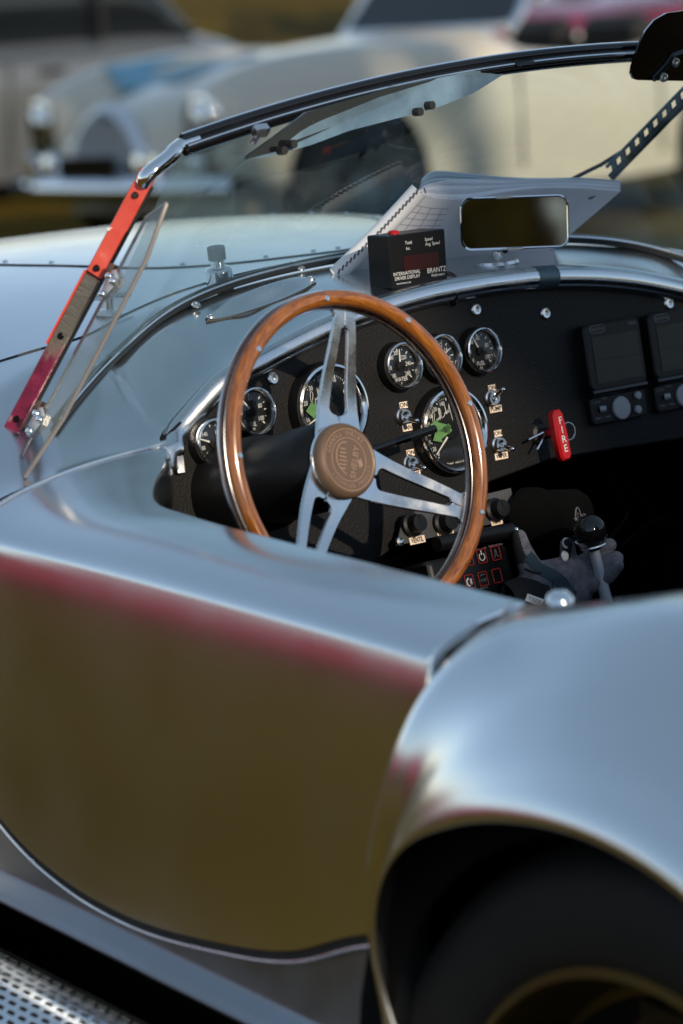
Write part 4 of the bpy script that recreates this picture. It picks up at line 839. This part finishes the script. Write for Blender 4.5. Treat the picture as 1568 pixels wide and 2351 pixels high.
# column shroud and indicator stalk
b = MB(); b.lathe([(.040, -.035), (.047, -.045), (.050, -.065), (.050, -.150), (.052, -.152), (.055, -.158), (.058, -.20), (.058, -.26)], 48); P(b, 'steering_column', M['black'], mx=FW)
b = MB(); b.tube([(.050, -.048, -.151), (.03, -.04, -.151)], .001, 6); b.lathe([(.0508, -.151), (.0512, -.1515), (.0508, -.152)], 48); P(b, 'column_joint', M['bluegrey'], mx=FW)
s0, s1 = Vector(ay(835, 1040, .93)), Vector(ay(998, 984, .93))
b = MB(); b.tube([s0, s0+(s1-s0)*.4, s0+(s1-s0)*.8, s1], [.0042, .0046, .0058, .0048], 12); P(b, 'indicator_stalk', M['gloss'])

# ------------------------------------------------------------------ mirror on the cowl
mp_ = Vector(ay(1181, 511, 1.065)); MN = Vector((-.60, -.80, .115)).normalized(); FMm = frame(mp_, MN) @ Matrix.Rotation(R(1.5), 4, 'Z')
b = MB(); b.prism(rrect(.136, .0655, .013, 6), -.012, .0, bev=.001); mo = P(b, 'rear_view_mirror', M['chrome2'], mx=FMm)
b = MB(); b.prism(rrect(.131, .0605, .0115, 6), -.0005, .0006); b.build('mirror_glass', M['mirror'], mo)
b = MB(); b.tube([(p[0], p[1], .0004) for p in rrect(.1345, .064, .0125, 8)], .0017, 8, closed=True); b.build('mirror_rim', M['chrome'], mo)
for xx, yy in ((-.012, .0325), (.0, -.0325)):
    b = MB(); b.box((xx, yy, 0), (.022, .004, .006), bev=.001); b.build('rim_clip', M['chrome2'], mo)
mbp = Vector(on_cowl(1140, 604)); mtop = mp_+FMm.to_3x3() @ Vector((-.012, -.034, -.006))
b = MB(); b.lathe([(.024, 0), (.022, .004), (.012, .006), (.007, .010), (.0001, .010)], 28, Matrix.Translation(mbp) @ Matrix.Diagonal((1.5, .8, 1, 1))); b.build('mirror_foot', M['chrome2'], mo, FMm.inverted())
b = MB(); b.tube([mbp+Vector((0, 0, .006)), mbp+Vector((0, .0, .018)), mtop], [.0062, .0050, .0048], 12); b.build('mirror_stem', M['chrome'], mo, FMm.inverted())

# ------------------------------------------------------------------ things lying on the car
# rally meter box on the cowl
bx0 = thing('rally_meter', 'small black box with red display and red button, sitting on the cowl before the roadbook', 'meter')
fc = [ay(*q, 1.058) for q in ((890, 541), (1023, 529), (1026, 645), (901, 662))]
cx = (fc[0]+fc[1]+fc[2]+fc[3])/4; wbx = .5*(fc[1][0]-fc[0][0]+fc[2][0]-fc[3][0]); hbx = .5*(fc[0][2]-fc[3][2]+fc[1][2]-fc[2][2])
FB = frame((cx[0], cx[1], cx[2]), (0.0, -1, .10)); bx0.location = (cx[0], 1.08, cx[2]-hbx/2)
T0 = bx0.matrix_basis.inverted() @ FB; T0 = Matrix.Translation(-Vector(bx0.location)) @ FB
b = MB(); b.prism(rrect(wbx, hbx, .0025, 3), -.040, 0, bev=.0012); b.build('case', M['black'], bx0, T0)
b = MB(); b.prism(rrect(wbx*.62, hbx*.30, .001, 2), 0, .0005, Matrix.Translation((.004, -.004, 0))); b.build('display_window', M['redled'], bx0, T0)
b = MB(); b.lathe([(.0068, 0), (.0068, .003), (.0052, .0045), (.0001, .005)], 20); b.build('push_button', M['redgloss'], bx0, T0 @ Matrix.Translation((-.022, hbx/2, -.018)) @ Matrix.Rotation(R(-90), 4, 'X'))
t = MB()
for s_, x, y, sz in (('Total', -.015, .0215, .0058), ('Int.', -.016, .0145, .0058), ('Speed', .018, .0225, .0058), ('Avg. Speed', .024, .0165, .0058), ('INTERNATIONAL', -.0205, -.0150, .0061), ('DRIVER DISPLAY', -.020, -.0205, .0061), ('BRANTZ', .028, -.0165, .0088), ('Rallymeters', .030, -.0225, .0050), ('www.brantz.co.uk', -.0265, -.0265, .0034)):
    addtext(t, s_, sz, Matrix.Translation((x, y, .0007)), sx=.92)
tag(t.build('case_lettering', M['white'], bx0, T0), None, None, None, 'stuff')
b = MB(); addtext(b, 'INTERNAT', .0065, Matrix.Translation((-.002, 0, 0)), sx=1.1); b.build('case_top_lettering', M['amber'], bx0, T0 @ Matrix.Translation((.002, hbx/2+.0004, -.014)) @ Matrix.Rotation(R(-90), 4, 'X'))
cb = crom([ay(*q, y) for q, y in (((1026, 628), 1.075), ((1040, 634), 1.06), ((1049, 652), 1.042), ((1047, 676), 1.030), ((1040, 700), 1.035))], 24)
b = MB(); b.tube([Vector(p)-Vector(bx0.location) for p in cb], .0036, 9); b.build('cable', M['gloss'], bx0)

# roadbook leaning on the windscreen
nbk = thing('roadbook', 'white comb-bound roadbook with curled pages leaning against the windscreen', 'book')
LB, LT, RT, RB2 = ay(772, 632, 1.185), ay(962, 438, 1.122), ay(1424, 438, 1.092), ay(1270, 572, 1.165)
nbk.location = LB; OB = LB
lowD = crom([(962, 438, 0), (985, 450, 0), (1020, 457, 0), (1075, 456, 0), (1150, 442, 0), (1240, 432, 0), (1340, 433, 0), (1424, 440, 0)], 41); uppD = crom([(962, 436, 0), (972, 408, 0), (1000, 393, 0), (1060, 396, 0), (1150, 406, 0), (1240, 410, 0), (1340, 409, 0), (1424, 414, 0)], 41)
def rim(i, k):   # edge of sheet k of the stack folded back over the top
    t_ = (k/7.0)**.9; q = lowD[i]*(1-t_)+uppD[i]*t_; w_ = .5+.5*math.sin(i*.23+k*1.9); y_ = LT[1]+(RT[1]-LT[1])*i/40+.0062*k+.0015*w_
    return ay(q[0], q[1]-(1.5*w_ if k else 0), y_)-OB
TOP = np.array([rim(i, 0) for i in range(41)])
def page(u, v):
    t_ = np.array([np.interp(u, np.linspace(0, 1, 41), TOP[:, d2]) for d2 in range(3)]); b_ = (LB*(1-u)+RB2*u)-OB
    return b_*(1-v)+t_*v+np.array([0, -.007*math.sin(math.pi*v)*math.sin(math.pi*min(1, .15+u)), 0])
b = MB(); b.grid([[tuple(page(u, v)) for v in np.linspace(0, 1, 16)] for u in np.linspace(0, 1, 41)]); b.build('page', M['paper'], nbk)
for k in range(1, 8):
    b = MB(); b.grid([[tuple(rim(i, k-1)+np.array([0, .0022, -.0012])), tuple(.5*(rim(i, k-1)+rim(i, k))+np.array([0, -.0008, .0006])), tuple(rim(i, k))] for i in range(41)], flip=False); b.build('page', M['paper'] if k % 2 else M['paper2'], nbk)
b = MB(); b.grid([[tuple(page(u, v)+np.array([0, -.0006, .0003])) for v in np.linspace(.33, .80, 8)] for u in np.linspace(.035, .062, 3)]); b.build('printed_bar', M['paperink'], nbk)
b = MB()
for u in (.14, .22, .30): b.tube([page(u, v)+np.array([0, -.0006, .0003]) for v in np.linspace(.2, .86, 10)], .00022, 4)
for v in np.arange(.3, .9, .08): b.tube([page(u, v)+np.array([0, -.0006, .0003]) for u in np.linspace(.08, .34, 6)], .0002, 4)
b.tube([page(.905, .86)+np.array([0, -.0008, 0]), page(.925, .9)+np.array([0, -.0008, 0]), page(.915, .84)+np.array([0, -.0008, 0])], .0006, 4)
tag(b.build('ruled_lines', M['paperink'], nbk), None, None, None, 'stuff')
ax0 = [page(0, v)+np.array([-.004, -.004, .001]) for v in np.linspace(0, 1, 20)]
b = MB(); b.tube(ax0, .0115, 14); sp_ = b.build('binding_comb', M['spiral'], nbk)
slot = MB(); slot.box((0, 0, 0), (.0024, .0080, .0012)); SM = slot.mesh('comb_slot', M['paperink']); tdir = Vector(ax0[-1]-ax0[0]).normalized()
for i, v in enumerate(np.linspace(.03, .97, 22)):
    for kk, (ox, tw) in enumerate(((-.35, .0), (.75, .3))):
        c = np.array([np.interp(v, np.linspace(0, 1, 20), [q_[d2] for q_ in ax0]) for d2 in range(3)]); nn_ = Vector((ox-.3, -.85, .35)).normalized(); f_ = frame(Vector(c)+nn_*.0119, nn_, tdir); link('comb_slot', SM, sp_, f_ @ Matrix.Rotation(R(28), 4, 'Z') @ Matrix.Diagonal((1.0, .85, 1, 1)))

# driving glove lying palm up between the intercom and the gear lever
GP = Vector(ay(1270, 1322, .85)); GN = Vector((-.50, -.66, .56)).normalized(); FG = frame(GP, GN)
glv = thing('driving_glove', 'grey perforated driving glove with black cuff, lying palm up beside the gear lever', 'glove'); glv.location = GP
FGl = FG.to_3x3().to_4x4(); u_ = 1/1890
def gp(px, py, z=0.0): return FGl @ Vector(((px-1270)*u_*1.02, (1322-py)*u_*1.05, z))
def caps(chain): 
    b = MB()
    pts = []; rad = []
    for (a, ra), (c, rc) in zip(chain[:-1], chain[1:]):
        for t in np.linspace(0, 1, 7)[:-1]: pts.append(a+(c-a)*t); rad.append(ra+(rc-ra)*t)
    pts.append(chain[-1][0]); rad.append(chain[-1][1]); b.tube(pts, rad, 14)
    b.ball(pts[0], rad[0], n=10); b.ball(pts[-1], rad[-1], n=10); return b
all_ = MB()
def addc(ch):
    q = caps(ch); all_.add(q.v, q.f)
addc([(gp(1225, 1345, -.012), .024), (gp(1262, 1330, -.010), .026), (gp(1305, 1322, -.010), .024)])
addc([(gp(1225, 1362, -.014), .022), (gp(1280, 1362, -.012), .022), (gp(1325, 1350, -.012), .020)])
addc([(gp(1240, 1320, -.006), .019), (gp(1290, 1308, -.008), .018), (gp(1325, 1305, -.010), .017)])
addc([(gp(1232, 1322, -.004), .017), (gp(1214, 1292, .002), .0145), (gp(1203, 1262, .004), .0115), (gp(1197, 1234, .004), .0095)])
addc([(gp(1308, 1305, -.012), .0125), (gp(1308, 1278, -.006), .0108), (gp(1304, 1254, .006), .0092)])
addc([(gp(1325, 1305, -.010), .0135), (gp(1355, 1282, -.006), .0118), (gp(1384, 1264, .0), .0102), (gp(1400, 1256, .004), .009)])
addc([(gp(1330, 1325, -.010), .0138), (gp(1364, 1308, -.002), .0120), (gp(1394, 1296, .004), .0105), (gp(1412, 1290, .010), .0092)])
addc([(gp(1325, 1348, -.010), .0138), (gp(1362, 1340, .0), .0118), (gp(1392, 1326, .008), .0105), (gp(1410, 1310, .016), .0092)])
tmp = all_.build('tmp', M['gloveg']); md = tmp.modifiers.new('r', 'REMESH'); md.mode = 'VOXEL'; md.voxel_size = .0017
ms = tmp.modifiers.new('s', 'SMOOTH'); ms.factor = .5; ms.iterations = 6
me = bpy.data.meshes.new_from_object(tmp.evaluated_get(bpy.context.evaluated_depsgraph_get())); bpy.data.objects.remove(tmp)
me.materials.clear()
for k in ('gloveg', 'gloveb', 'glovet'): me.materials.append(M[k])
FI3 = FGl.inverted()
for p in me.polygons:
    c = FI3 @ p.center; n_ = FI3.to_3x3() @ p.normal; X_, Y_ = c.x/u_/1.02+1270, 1322-c.y/u_/1.05
    i = 0
    if n_.z < -.25: i = 1
    if X_ < 1222 and Y_ < 1300 and n_.x < -.15: i = 1
    d_ = (X_-1215)*.66+(Y_-1288)*-.75; s2 = (X_-1215)*.75+(Y_-1288)*.66
    if abs(d_+3*math.sin(s2/18)) < 15 and -6 < s2 < 130: i = 2
    if 1292 < X_ < 1322 and Y_ < 1288 and X_+.2*(Y_-1250) < 1316: i = 1
    p.material_index = i
me.shade_smooth(); link('glove_body', me, glv)
b = MB(); cfp = [gp(1250, 1352, -.014), gp(1222, 1362, -.012), gp(1195, 1372, -.010), gp(1172, 1382, -.008)]
b.tube(cfp, [.0265, .0275, .028, .028], 26, cap=False); b.tube(cfp[::-1], [.026, .026, .026, .025], 26, cap=False); b.build('cuff', M['gloveb'], glv)
b = MB(); b.tube([gp(1168+30*math.cos(R(a))*.5, 1380-44*math.sin(R(a)), .004*math.cos(R(a))) for a in range(0, 360, 15)], .0028, 7, closed=True); b.build('cuff_hem', M['gloveb'], glv)
b = MB(); b.box((0, 0, 0), (.021, .0095, .0006), FGl.copy()); tg = b.build('size_tag', M['white'], glv, Matrix.Translation(gp(1220, 1391, .024)) @ FGl @ Matrix.Rotation(R(-22), 4, 'Z') @ FGl.inverted())
b = MB(); addtext(b, 'SIZE:L', .0062, FGl @ Matrix.Translation((0, 0, .0005)) @ Matrix.Rotation(math.pi, 4, 'Z')); b.build('tag_lettering', M['ink'], tg)
for q in ((1300, 1254), (1297, 1281)):
    b = MB(); b.lathe([(.0001, .0008), (.0050, .0006), (.0056, -.001)], 18, FGl @ Matrix.Diagonal((.85, 1.3, 1, 1))); b.build('grip_dot', M['silverdot'], glv, Matrix.Translation(gp(*q, .0125 if q[1] < 1260 else .0085)))
b = MB(); b.tube([gp(x, y, z) for x, y, z in ((1205, 1312, .013), (1222, 1322, .015), (1240, 1324, .014))], .0012, 6); b.tube([gp(x, y, .014) for x, y in ((1258, 1322), (1264, 1345), (1266, 1368))], .0006, 5); b.build('seam', M['gloveb'], glv)

# ------------------------------------------------------------------ cars behind
def rings(secs, n=28):
    G = []
    for (x, w, z0, zm, z1, e) in secs:
        row = []
        for i in range(n+1):
            a = -math.pi/2+2*math.pi*i/n if False else math.pi*i/n
            c, s_ = math.cos(a), math.sin(a); row.append((x, w*math.copysign(abs(c)**(2/e), c), zm+(z1-zm)*abs(s_)**(2/e)))
        row = [(x, w*.86, z0)]+row+[(x, -w*.86, z0)]
        G.append(row)
    return G
def loft(secs, m, nm, parent, sub=6, n=28, mx=None, caps=True):
    S = crom(secs, (len(secs)-1)*sub+1); G = rings([tuple(s_) for s_ in S], n); b = MB(); b.grid(G, flip=True)
    if caps:
        k = len(G[0]); b.f.append(tuple(range(k))); b.m.append(0); o = (len(G)-1)*k; b.f.append(tuple(range(o+k-1, o-1, -1))); b.m.append(0)
    return b.build(nm, m, parent, mx)
def road_wheel(parent, x, y, r_=.33, wire=True, side=1):
    mx = Matrix.Translation((x, y, r_)) @ Matrix.Rotation(R(-90*side), 4, 'X')
    b = MB(); b.lathe([(r_*.62, -.01), (r_*.70, .02), (r_*.94, .025), (r_, .0), (r_, -.13), (r_*.9, -.16), (r_*.6, -.16)], 40); w = b.build('wheel', M['tyre'], parent, mx)
    b = MB(); b.lathe([(r_*.64, .012), (r_*.62, .016), (r_*.58, -.01), (r_*.40, -.05), (r_*.2, .0), (r_*.16, .03), (.0001, .035)], 40); b.build('wheel_disc', M['bluesteel'], w); return w
def tilt(o, rx, ry=0):
    o.rotation_euler = (rx, ry, o.rotation_euler.z)

wc = thing('white_roadster', 'old cream white roadster with chrome grille and a light blue cloth on its bonnet', 'car', (7.42, 9.25, gz(0, 9.25)-.03), math.pi)
SL = math.atan(.11); wc.rotation_euler = (SL, 0, math.pi)      # parked across the slope, near side uphill
loft([(2.02, .30, .30, .50, .60, 2.2), (1.95, .46, .26, .52, .70, 2.3), (1.75, .56, .24, .55, .80, 2.4), (1.3, .62, .22, .60, .905, 2.5), (.8, .66, .22, .62, .955, 2.6), (.35, .69, .22, .64, .980, 2.8), (.12, .70, .22, .64, .965, 2.9), (.0, .70, .22, .64, .87, 3), (-.2, .72, .22, .62, .80, 4), (-.8, .72, .22, .62, .82, 4), (-1.1, .70, .24, .62, .86, 3), (-1.6, .62, .28, .60, .80, 2.6), (-2.0, .40, .36, .55, .64, 2.2)], M['whitepaint'], 'body', wc)
for s_ in (1, -1):
    G = []
    for (x, w, z0, zm, z1, e) in crom([(1.96, .10, .52, .70, .78, 2), (1.90, .165, .44, .68, .83, 2), (1.7, .19, .40, .66, .905, 2.1), (1.4, .20, .36, .66, .945, 2.2), (1.0, .20, .30, .66, .955, 2.3), (.5, .20, .26, .64, .930, 2.4), (0, .20, .24, .60, .850, 2.6), (-.5, .20, .24, .58, .82, 2.6), (-.8, .20, .26, .60, .85, 2.4), (-1.1, .20, .30, .62, .88, 2.3), (-1.5, .18, .34, .62, .88, 2.2), (-1.9, .12, .42, .60, .74, 2), (-2.02, .04, .5, .58, .64, 2)], 73):
        row = [(x, s_*.58+w*.9, z0)]
        for i in range(17): a = math.pi*i/16; c, q = math.cos(a), math.sin(a); row.append((x, s_*.58+w*math.copysign(abs(c)**(2/e), c), zm+(z1-zm)*abs(q)**(2/e)))
        row.append((x, s_*.58-w*.9, z0)); G.append(row)
    b = MB(); b.grid(G, flip=True); wg = b.build('wing', M['whitepaint'], wc)
    for x in (1.25, -1.12):
        b = MB(); b.prism([(.40*math.cos(R(a)), .40*math.sin(R(a))) for a in np.linspace(-28, 208, 26)], 0, .004, Matrix.Translation((x, s_*.782, .34)) @ Matrix.Rotation(R(90 if s_ < 0 else -90), 4, 'X') @ Matrix.Diagonal((1, -1 if s_ > 0 else 1, 1, 1))); b.build('wheel_arch', M['matte'], wc)
        road_wheel(wc, x, s_*.79, .325, True, s_)
    b = MB(); b.lathe([(.0001, .030), (.075, .018), (.092, .0)], 30); hl = b.build('headlamp', M['chrome2'], wc, Matrix.Translation((1.95, s_*.60, .69)) @ Matrix.Rotation(R(90), 4, 'Y'))
    b = MB(); b.lathe([(.090, .012), (.104, .010), (.114, -.01), (.118, -.05), (.110, -.10)], 30); b.build('headlamp_rim', M['chrome'], hl)
    b = MB(); b.lathe([(.0001, .02), (.032, .012), (.04, 0), (.045, -.03)], 20); b.build('side_lamp', M['chrome'], wc, Matrix.Translation((1.985, s_*.56, .50)) @ Matrix.Rotation(R(90), 4, 'Y'))
    b = MB(); b.lathe([(.0001, .03), (.055, .02), (.07, 0), (.06, -.05), (.03, -.09)], 24); b.build('fog_lamp', M['chrome'], wc, Matrix.Translation((2.10, s_*.34, .50)) @ Matrix.Rotation(R(90), 4, 'Y'))
    b = MB(); b.box((2.12, s_*.44, .47), (.07, .055, .20), bev=.02); b.build('overrider', M['chrome'], wc)
b = MB(); b.tube([(1.95, -.76, .40), (2.06, -.66, .405), (2.11, -.35, .405), (2.12, 0, .405), (2.11, .35, .405), (2.06, .66, .405), (1.95, .76, .40)], .058, 12, flat=1.0); b.build('bumper', M['chrome'], wc)
eg = [(.24*math.sin(a)*(1-.22*math.cos(a)), .545+.195*math.cos(a)) for a in np.linspace(0, 2*math.pi, 40)[:-1]]
b = MB(); b.tube([(2.06-.16*(z-.42)-.35*y*y, y, z) for y, z in eg], .034, 8, closed=True); gr = b.build('grille_surround', M['brightmetal'], wc)
b = MB(); b.prism([(y, z) for y, z in eg][::-1], 0, .004, Matrix.Translation((2.015, 0, 0)) @ Matrix(((0, 0, 1, 0), (1, 0, 0, 0), (0, 1, 0, 0), (0, 0, 0, 1)))); b.build('grille_dark', M['gloss'], gr)
for y in np.linspace(-.18, .18, 11):
    b = MB(); b.box((2.040, y, .56), (.020, .016, .28*math.sqrt(max(.15, 1-(y/.24)**2)))); b.build('grille_bar', M['brightmetal'], gr)
b = MB(); b.box((2.145, 0, .505), (.012, .42, .095), bev=.003); b.build('number_plate', M['gloss'], wc)
# windscreen, cockpit, door lines
for s_ in (1, -1):
    b = MB(); b.tube([(.16, s_*.60, .95), (.08, s_*.60, 1.03), (-.14, s_*.56, 1.33)], [.022, .022, .018], 8); b.build('windscreen_pillar', M['chrome'], wc)
b = MB(); b.tube([(-.14, y, 1.33+.015*(1-(y/.56)**2)) for y in np.linspace(-.56, .56, 9)], .016, 8); b.build('windscreen_header', M['chrome'], wc)
b = MB(); b.tube([(.14+.06*(1-(y/.6)**2), y, .972) for y in np.linspace(-.6, .6, 9)], .016, 8); b.build('scuttle_strip', M['chrome'], wc)
b = MB(); b.grid([[(.15, y, .97), (-.14, y*.93, 1.32)] for y in np.linspace(-.59, .59, 8)]); b.build('windscreen', M['carglass'], wc)
b = MB(); b.box((-.50, 0, .80), (.90, 1.08, .14), bev=.04); b.build('cockpit', M['matte'], wc)
b = MB(); b.box((-.86, .27, .84), (.14, .46, .28), bev=.05); b.build('seat_back', M['rubber'], wc); b = MB(); b.box((-.86, -.27, .84), (.14, .46, .28), bev=.05); b.build('seat_back', M['rubber'], wc)
for x in (.28, -.62):
    b = MB(); b.box((x, .7815, .60), (.010, .006, .52)); b.build('door_gap', M['rubber'], wc)
b = MB(); b.tube([(-.47, .788, .76), (-.53, .80, .76), (-.58, .788, .76)], .011, 8); b.build('door_handle', M['chrome'], wc)
# blue cloth draped over the bonnet
cl = thing('blue_cloth', 'light blue cloth spread over the bonnet of the white roadster', 'cloth'); cl.matrix_world = Matrix.Translation(wc.location) @ wc.rotation_euler.to_matrix().to_4x4()
G = []
for x in np.linspace(1.12, 1.64, 16):
    row = []
    for y in np.linspace(-.50, .02, 16):
        zt = np.interp(x, [.8, 1.3, 1.75], [.955, .905, .80]); z = .60+(zt-.60)*(max(0, 1-(abs(y)/.64)**2.5))**.4; z = max(z, .66+(.945-.66)*math.sqrt(max(0, 1-((y+.58)/.2)**2)) if abs(y+.58) < .2 else 0)
        row.append((x+.02*math.sin(9*y), y, z+.012+.008*math.sin(13*x+5*y)*math.cos(11*y)))
    G.append(row)
b = MB(); b.grid(G, flip=False); b.build('cloth_sheet', M['cloth'], cl)

def saloon(name, label, paint, loc, rz, L=4.4, belt=.92, roof=1.42, roofx=(-1.3, .55), open_=False):
    c = thing(name, label, 'car', loc, rz); h = L/2; w = .80
    loft([(h, .55, .30, .50, .62, 2.6), (h-.12, .70, .24, .55, .74, 3), (h-.5, w, .20, .60, .84, 3.2), (h-1.2, w, .20, .62, belt-.02, 3.4), (.3, w, .20, .64, belt, 3.6), (-h*.5, w, .20, .64, belt, 3.6), (-h+.5, w, .22, .62, belt-.04, 3.2), (-h+.12, .72, .28, .58, belt-.16, 2.8), (-h, .60, .36, .55, .66, 2.4)], paint, 'body', c)
    if not open_:
        loft([(roofx[1]+.42, .64, belt-.06, belt-.04, belt-.01, 3), (roofx[1], .62, belt-.06, belt+.1, roof-.06, 3), (roofx[1]-.5, .62, belt-.06, belt+.1, roof, 3.2), (roofx[0]+.5, .62, belt-.06, belt+.1, roof, 3.2), (roofx[0], .61, belt-.06, belt+.1, roof-.08, 3), (roofx[0]-.4, .60, belt-.06, belt-.03, belt, 3)], M['carglass'], 'glasshouse', c)
        loft([(roofx[1]+.02, .58, roof-.10, roof-.08, roof-.05, 3), (roofx[1]-.5, .61, roof-.10, roof-.06, roof+.02, 3), (roofx[0]+.5, .61, roof-.10, roof-.06, roof+.02, 3), (roofx[0]+.02, .58, roof-.12, roof-.10, roof-.06, 3)], paint, 'roof', c)
        for s_ in (1, -1):
            for x in (roofx[1]-.55, roofx[0]+.35):
                b = MB(); b.tube([(x, s_*.70, belt-.02), (x-.02, s_*.635, roof-.06)], .022, 8); b.build('pillar', M['gloss'], c)
    else:
        b = MB(); b.box((-.35, 0, belt-.03), (1.1, 1.2, .12), bev=.04); b.build('cockpit', M['matte'], c)
        b = MB(); b.box((-.70, .3, belt+.06), (.14, .5, .28), bev=.05); b.build('seat_back', M['tan'], c); b = MB(); b.box((-.70, -.3, belt+.06), (.14, .5, .28), bev=.05); b.build('seat_back', M['tan'], c)
        b = MB(); b.tube([(.35, -.66, belt), (.1, -.62, belt+.34), (.1, .62, belt+.34), (.35, .66, belt)], .018, 8); b.build('windscreen_frame', M['chrome'], c)
    for s_ in (1, -1):
        for x in (h-.85, -h+.9):
            b = MB(); b.prism([(.37*math.cos(R(a)), .37*math.sin(R(a))) for a in np.linspace(-28, 208, 26)], 0, .006, Matrix.Translation((x, s_*(w-.003), .33)) @ Matrix.Rotation(R(90 if s_ < 0 else -90), 4, 'X') @ Matrix.Diagonal((1, -1 if s_ > 0 else 1, 1, 1))); b.build('wheel_arch', M['matte'], c)
            road_wheel(c, x, s_*(w+.006), .31, True, s_)
        b = MB(); b.lathe([(.0001, .03), (.07, .015), (.085, 0), (.09, -.05)], 26); b.build('headlamp', M['lamp'], c, Matrix.Translation((h-.06, s_*.52, .62)) @ Matrix.Rotation(R(90), 4, 'Y'))
        b = MB(); b.box((-h+.02, s_*.55, .62), (.05, .12, .10), bev=.01); b.build('tail_lamp', M['amber'], c)
        for x in (.45, -.55):
            b = MB(); b.box((x, s_*(w+.008), belt-.14), (.17, .02, .028), bev=.006); b.build('door_handle', M['gloss'], c)
        for x in (.72, -.28, -1.22):
            b = MB(); b.box((x, s_*w*.998, .56), (.009, .012, .58)); b.build('door_gap', M['rubber'], c)
        b = MB(); b.box((-.2, s_*(w+.004), belt-.04), (L*.62, .012, .018), bev=.003); b.build('belt_trim', M['chrome2'], c)
    for x in (h+.03, -h-.02):
        b = MB(); b.tube([(x-.06*math.copysign(1, x), -.76, .42), (x, -.5, .42), (x+.02*math.copysign(1, x), 0, .42), (x, .5, .42), (x-.06*math.copysign(1, x), .76, .42)], .045, 10); b.build('bumper', M['chrome'], c)
    b = MB(); b.box((h+.0, 0, .58), (.03, .70, .12), bev=.01); b.build('grille', M['gloss'], c)
    return c
saloon('grey_saloon', 'grey closed car side on, standing behind the white roadster at the upper left', M['greypaint'], (6.6, 13.05, gz(0, 13.05)), math.pi, 4.6, .94, 1.45)
saloon('wine_red_car', 'wine red open car behind the tail of the white roadster at the upper right', M['winepaint'], (13.3, 13.8, gz(0, 13.8)), math.pi, 4.2, .86, 1.3, open_=True)
# parked to the left of the silver car, outside the picture but mirrored in its door
rc = saloon('crimson_open_car', 'crimson open car parked left of the silver car, only mirrored in its door', M['redcar'], (-4.9, 5.7, 0), R(38), 4.8, .98, 1.42, open_=True)

# ------------------------------------------------------------------ trees round the meadow
lm = MB()
for k in range(700):
    a = rng.uniform(0, 2*math.pi); z = rng.uniform(-1, 1); r_ = math.sqrt(1-z*z)*rng.uniform(.62, 1.06); p = Vector((r_*math.cos(a), r_*math.sin(a), z*rng.uniform(.75, 1.05)))
    p *= (1+.16*math.sin(3*a+2*z)+.10*math.sin(7*z+a*5)); n_ = Vector(rng.normal(size=3)).normalized(); t_ = n_.orthogonal().normalized(); b_ = n_.cross(t_); s_ = rng.uniform(.08, .16)
    lm.add([p-t_*s_*1.3, p-b_*s_*.6, p+t_*s_*1.3, p+b_*s_*.6], [(0, 1, 2, 3)])
CROWN = lm.mesh('crown', M['foliage']); GCROWN = lm.mesh('crown', M['gold_foliage'])
tm = MB(); tm.tube([(0, 0, 0), (.03, .02, .3), (-.02, .03, .6), (.02, -.02, 1.0)], [.07, .05, .04, .015], 9); TR = tm.mesh('trunk', M['bark'])
spots = []
spots.append((2.35, -12.0, 10.0)); near = [(2.7, -14.2, 13.0)]  # both added out of view to shade the cockpit and the roadster's nose
for k in range(16): spots.append((-24+k*3.6+rng.uniform(-.8, .8), -27-rng.uniform(0, 6), rng.uniform(6.0, 8.5)))
for i, (x, y, h) in enumerate(spots+near):
    t_ = thing('tree', 'tall tree nearest to the silver car, shading its cockpit, seen only in the mirror' if i == 0 else 'slim tallest tree behind the silver car, seen only as a reflection' if i == len(spots) else 'leafy tree in the row behind the silver car, seen only as a reflection', 'tree', (x, y, gz(x, y)), rng.uniform(0, 6), 'trees behind the silver car' if 0 < i < len(spots) else None)  # the tall first tree and the slim last one are added for shade
    link('trunk', TR, t_, Matrix.Diagonal((h*.5, h*.5, h*.62, 1))); w_ = h*(rng.uniform(.30, .38) if 0 < i < len(spots) else .36 if i == 0 else .17)
    link('crown', GCROWN if (i and x < -8 and i % 2) else CROWN, t_, Matrix.Translation((0, 0, h*.58)) @ Matrix.Diagonal((w_, w_, h*.45, 1)))

# dark hedge beyond the parked cars, upper right
for k in range(7):
    x = 15.5+k*1.9; y = 17.2+.25*k+rng.uniform(-.2, .2); sb_ = thing('shrub', ('dark shrub of the hedge behind the wine red car, ' + ['first', 'second', 'third', 'fourth', 'fifth', 'sixth', 'seventh'][k] + ' from the left'), 'shrub', (x, y, gz(x, y)), k*1.3, 'hedge shrubs')
    link('crown', CROWN, sb_, Matrix.Translation((0, 0, .80)) @ Matrix.Diagonal((1.25, 1.1, .95, 1))); link('trunk', TR, sb_, Matrix.Diagonal((.9, .9, .9, 1)))
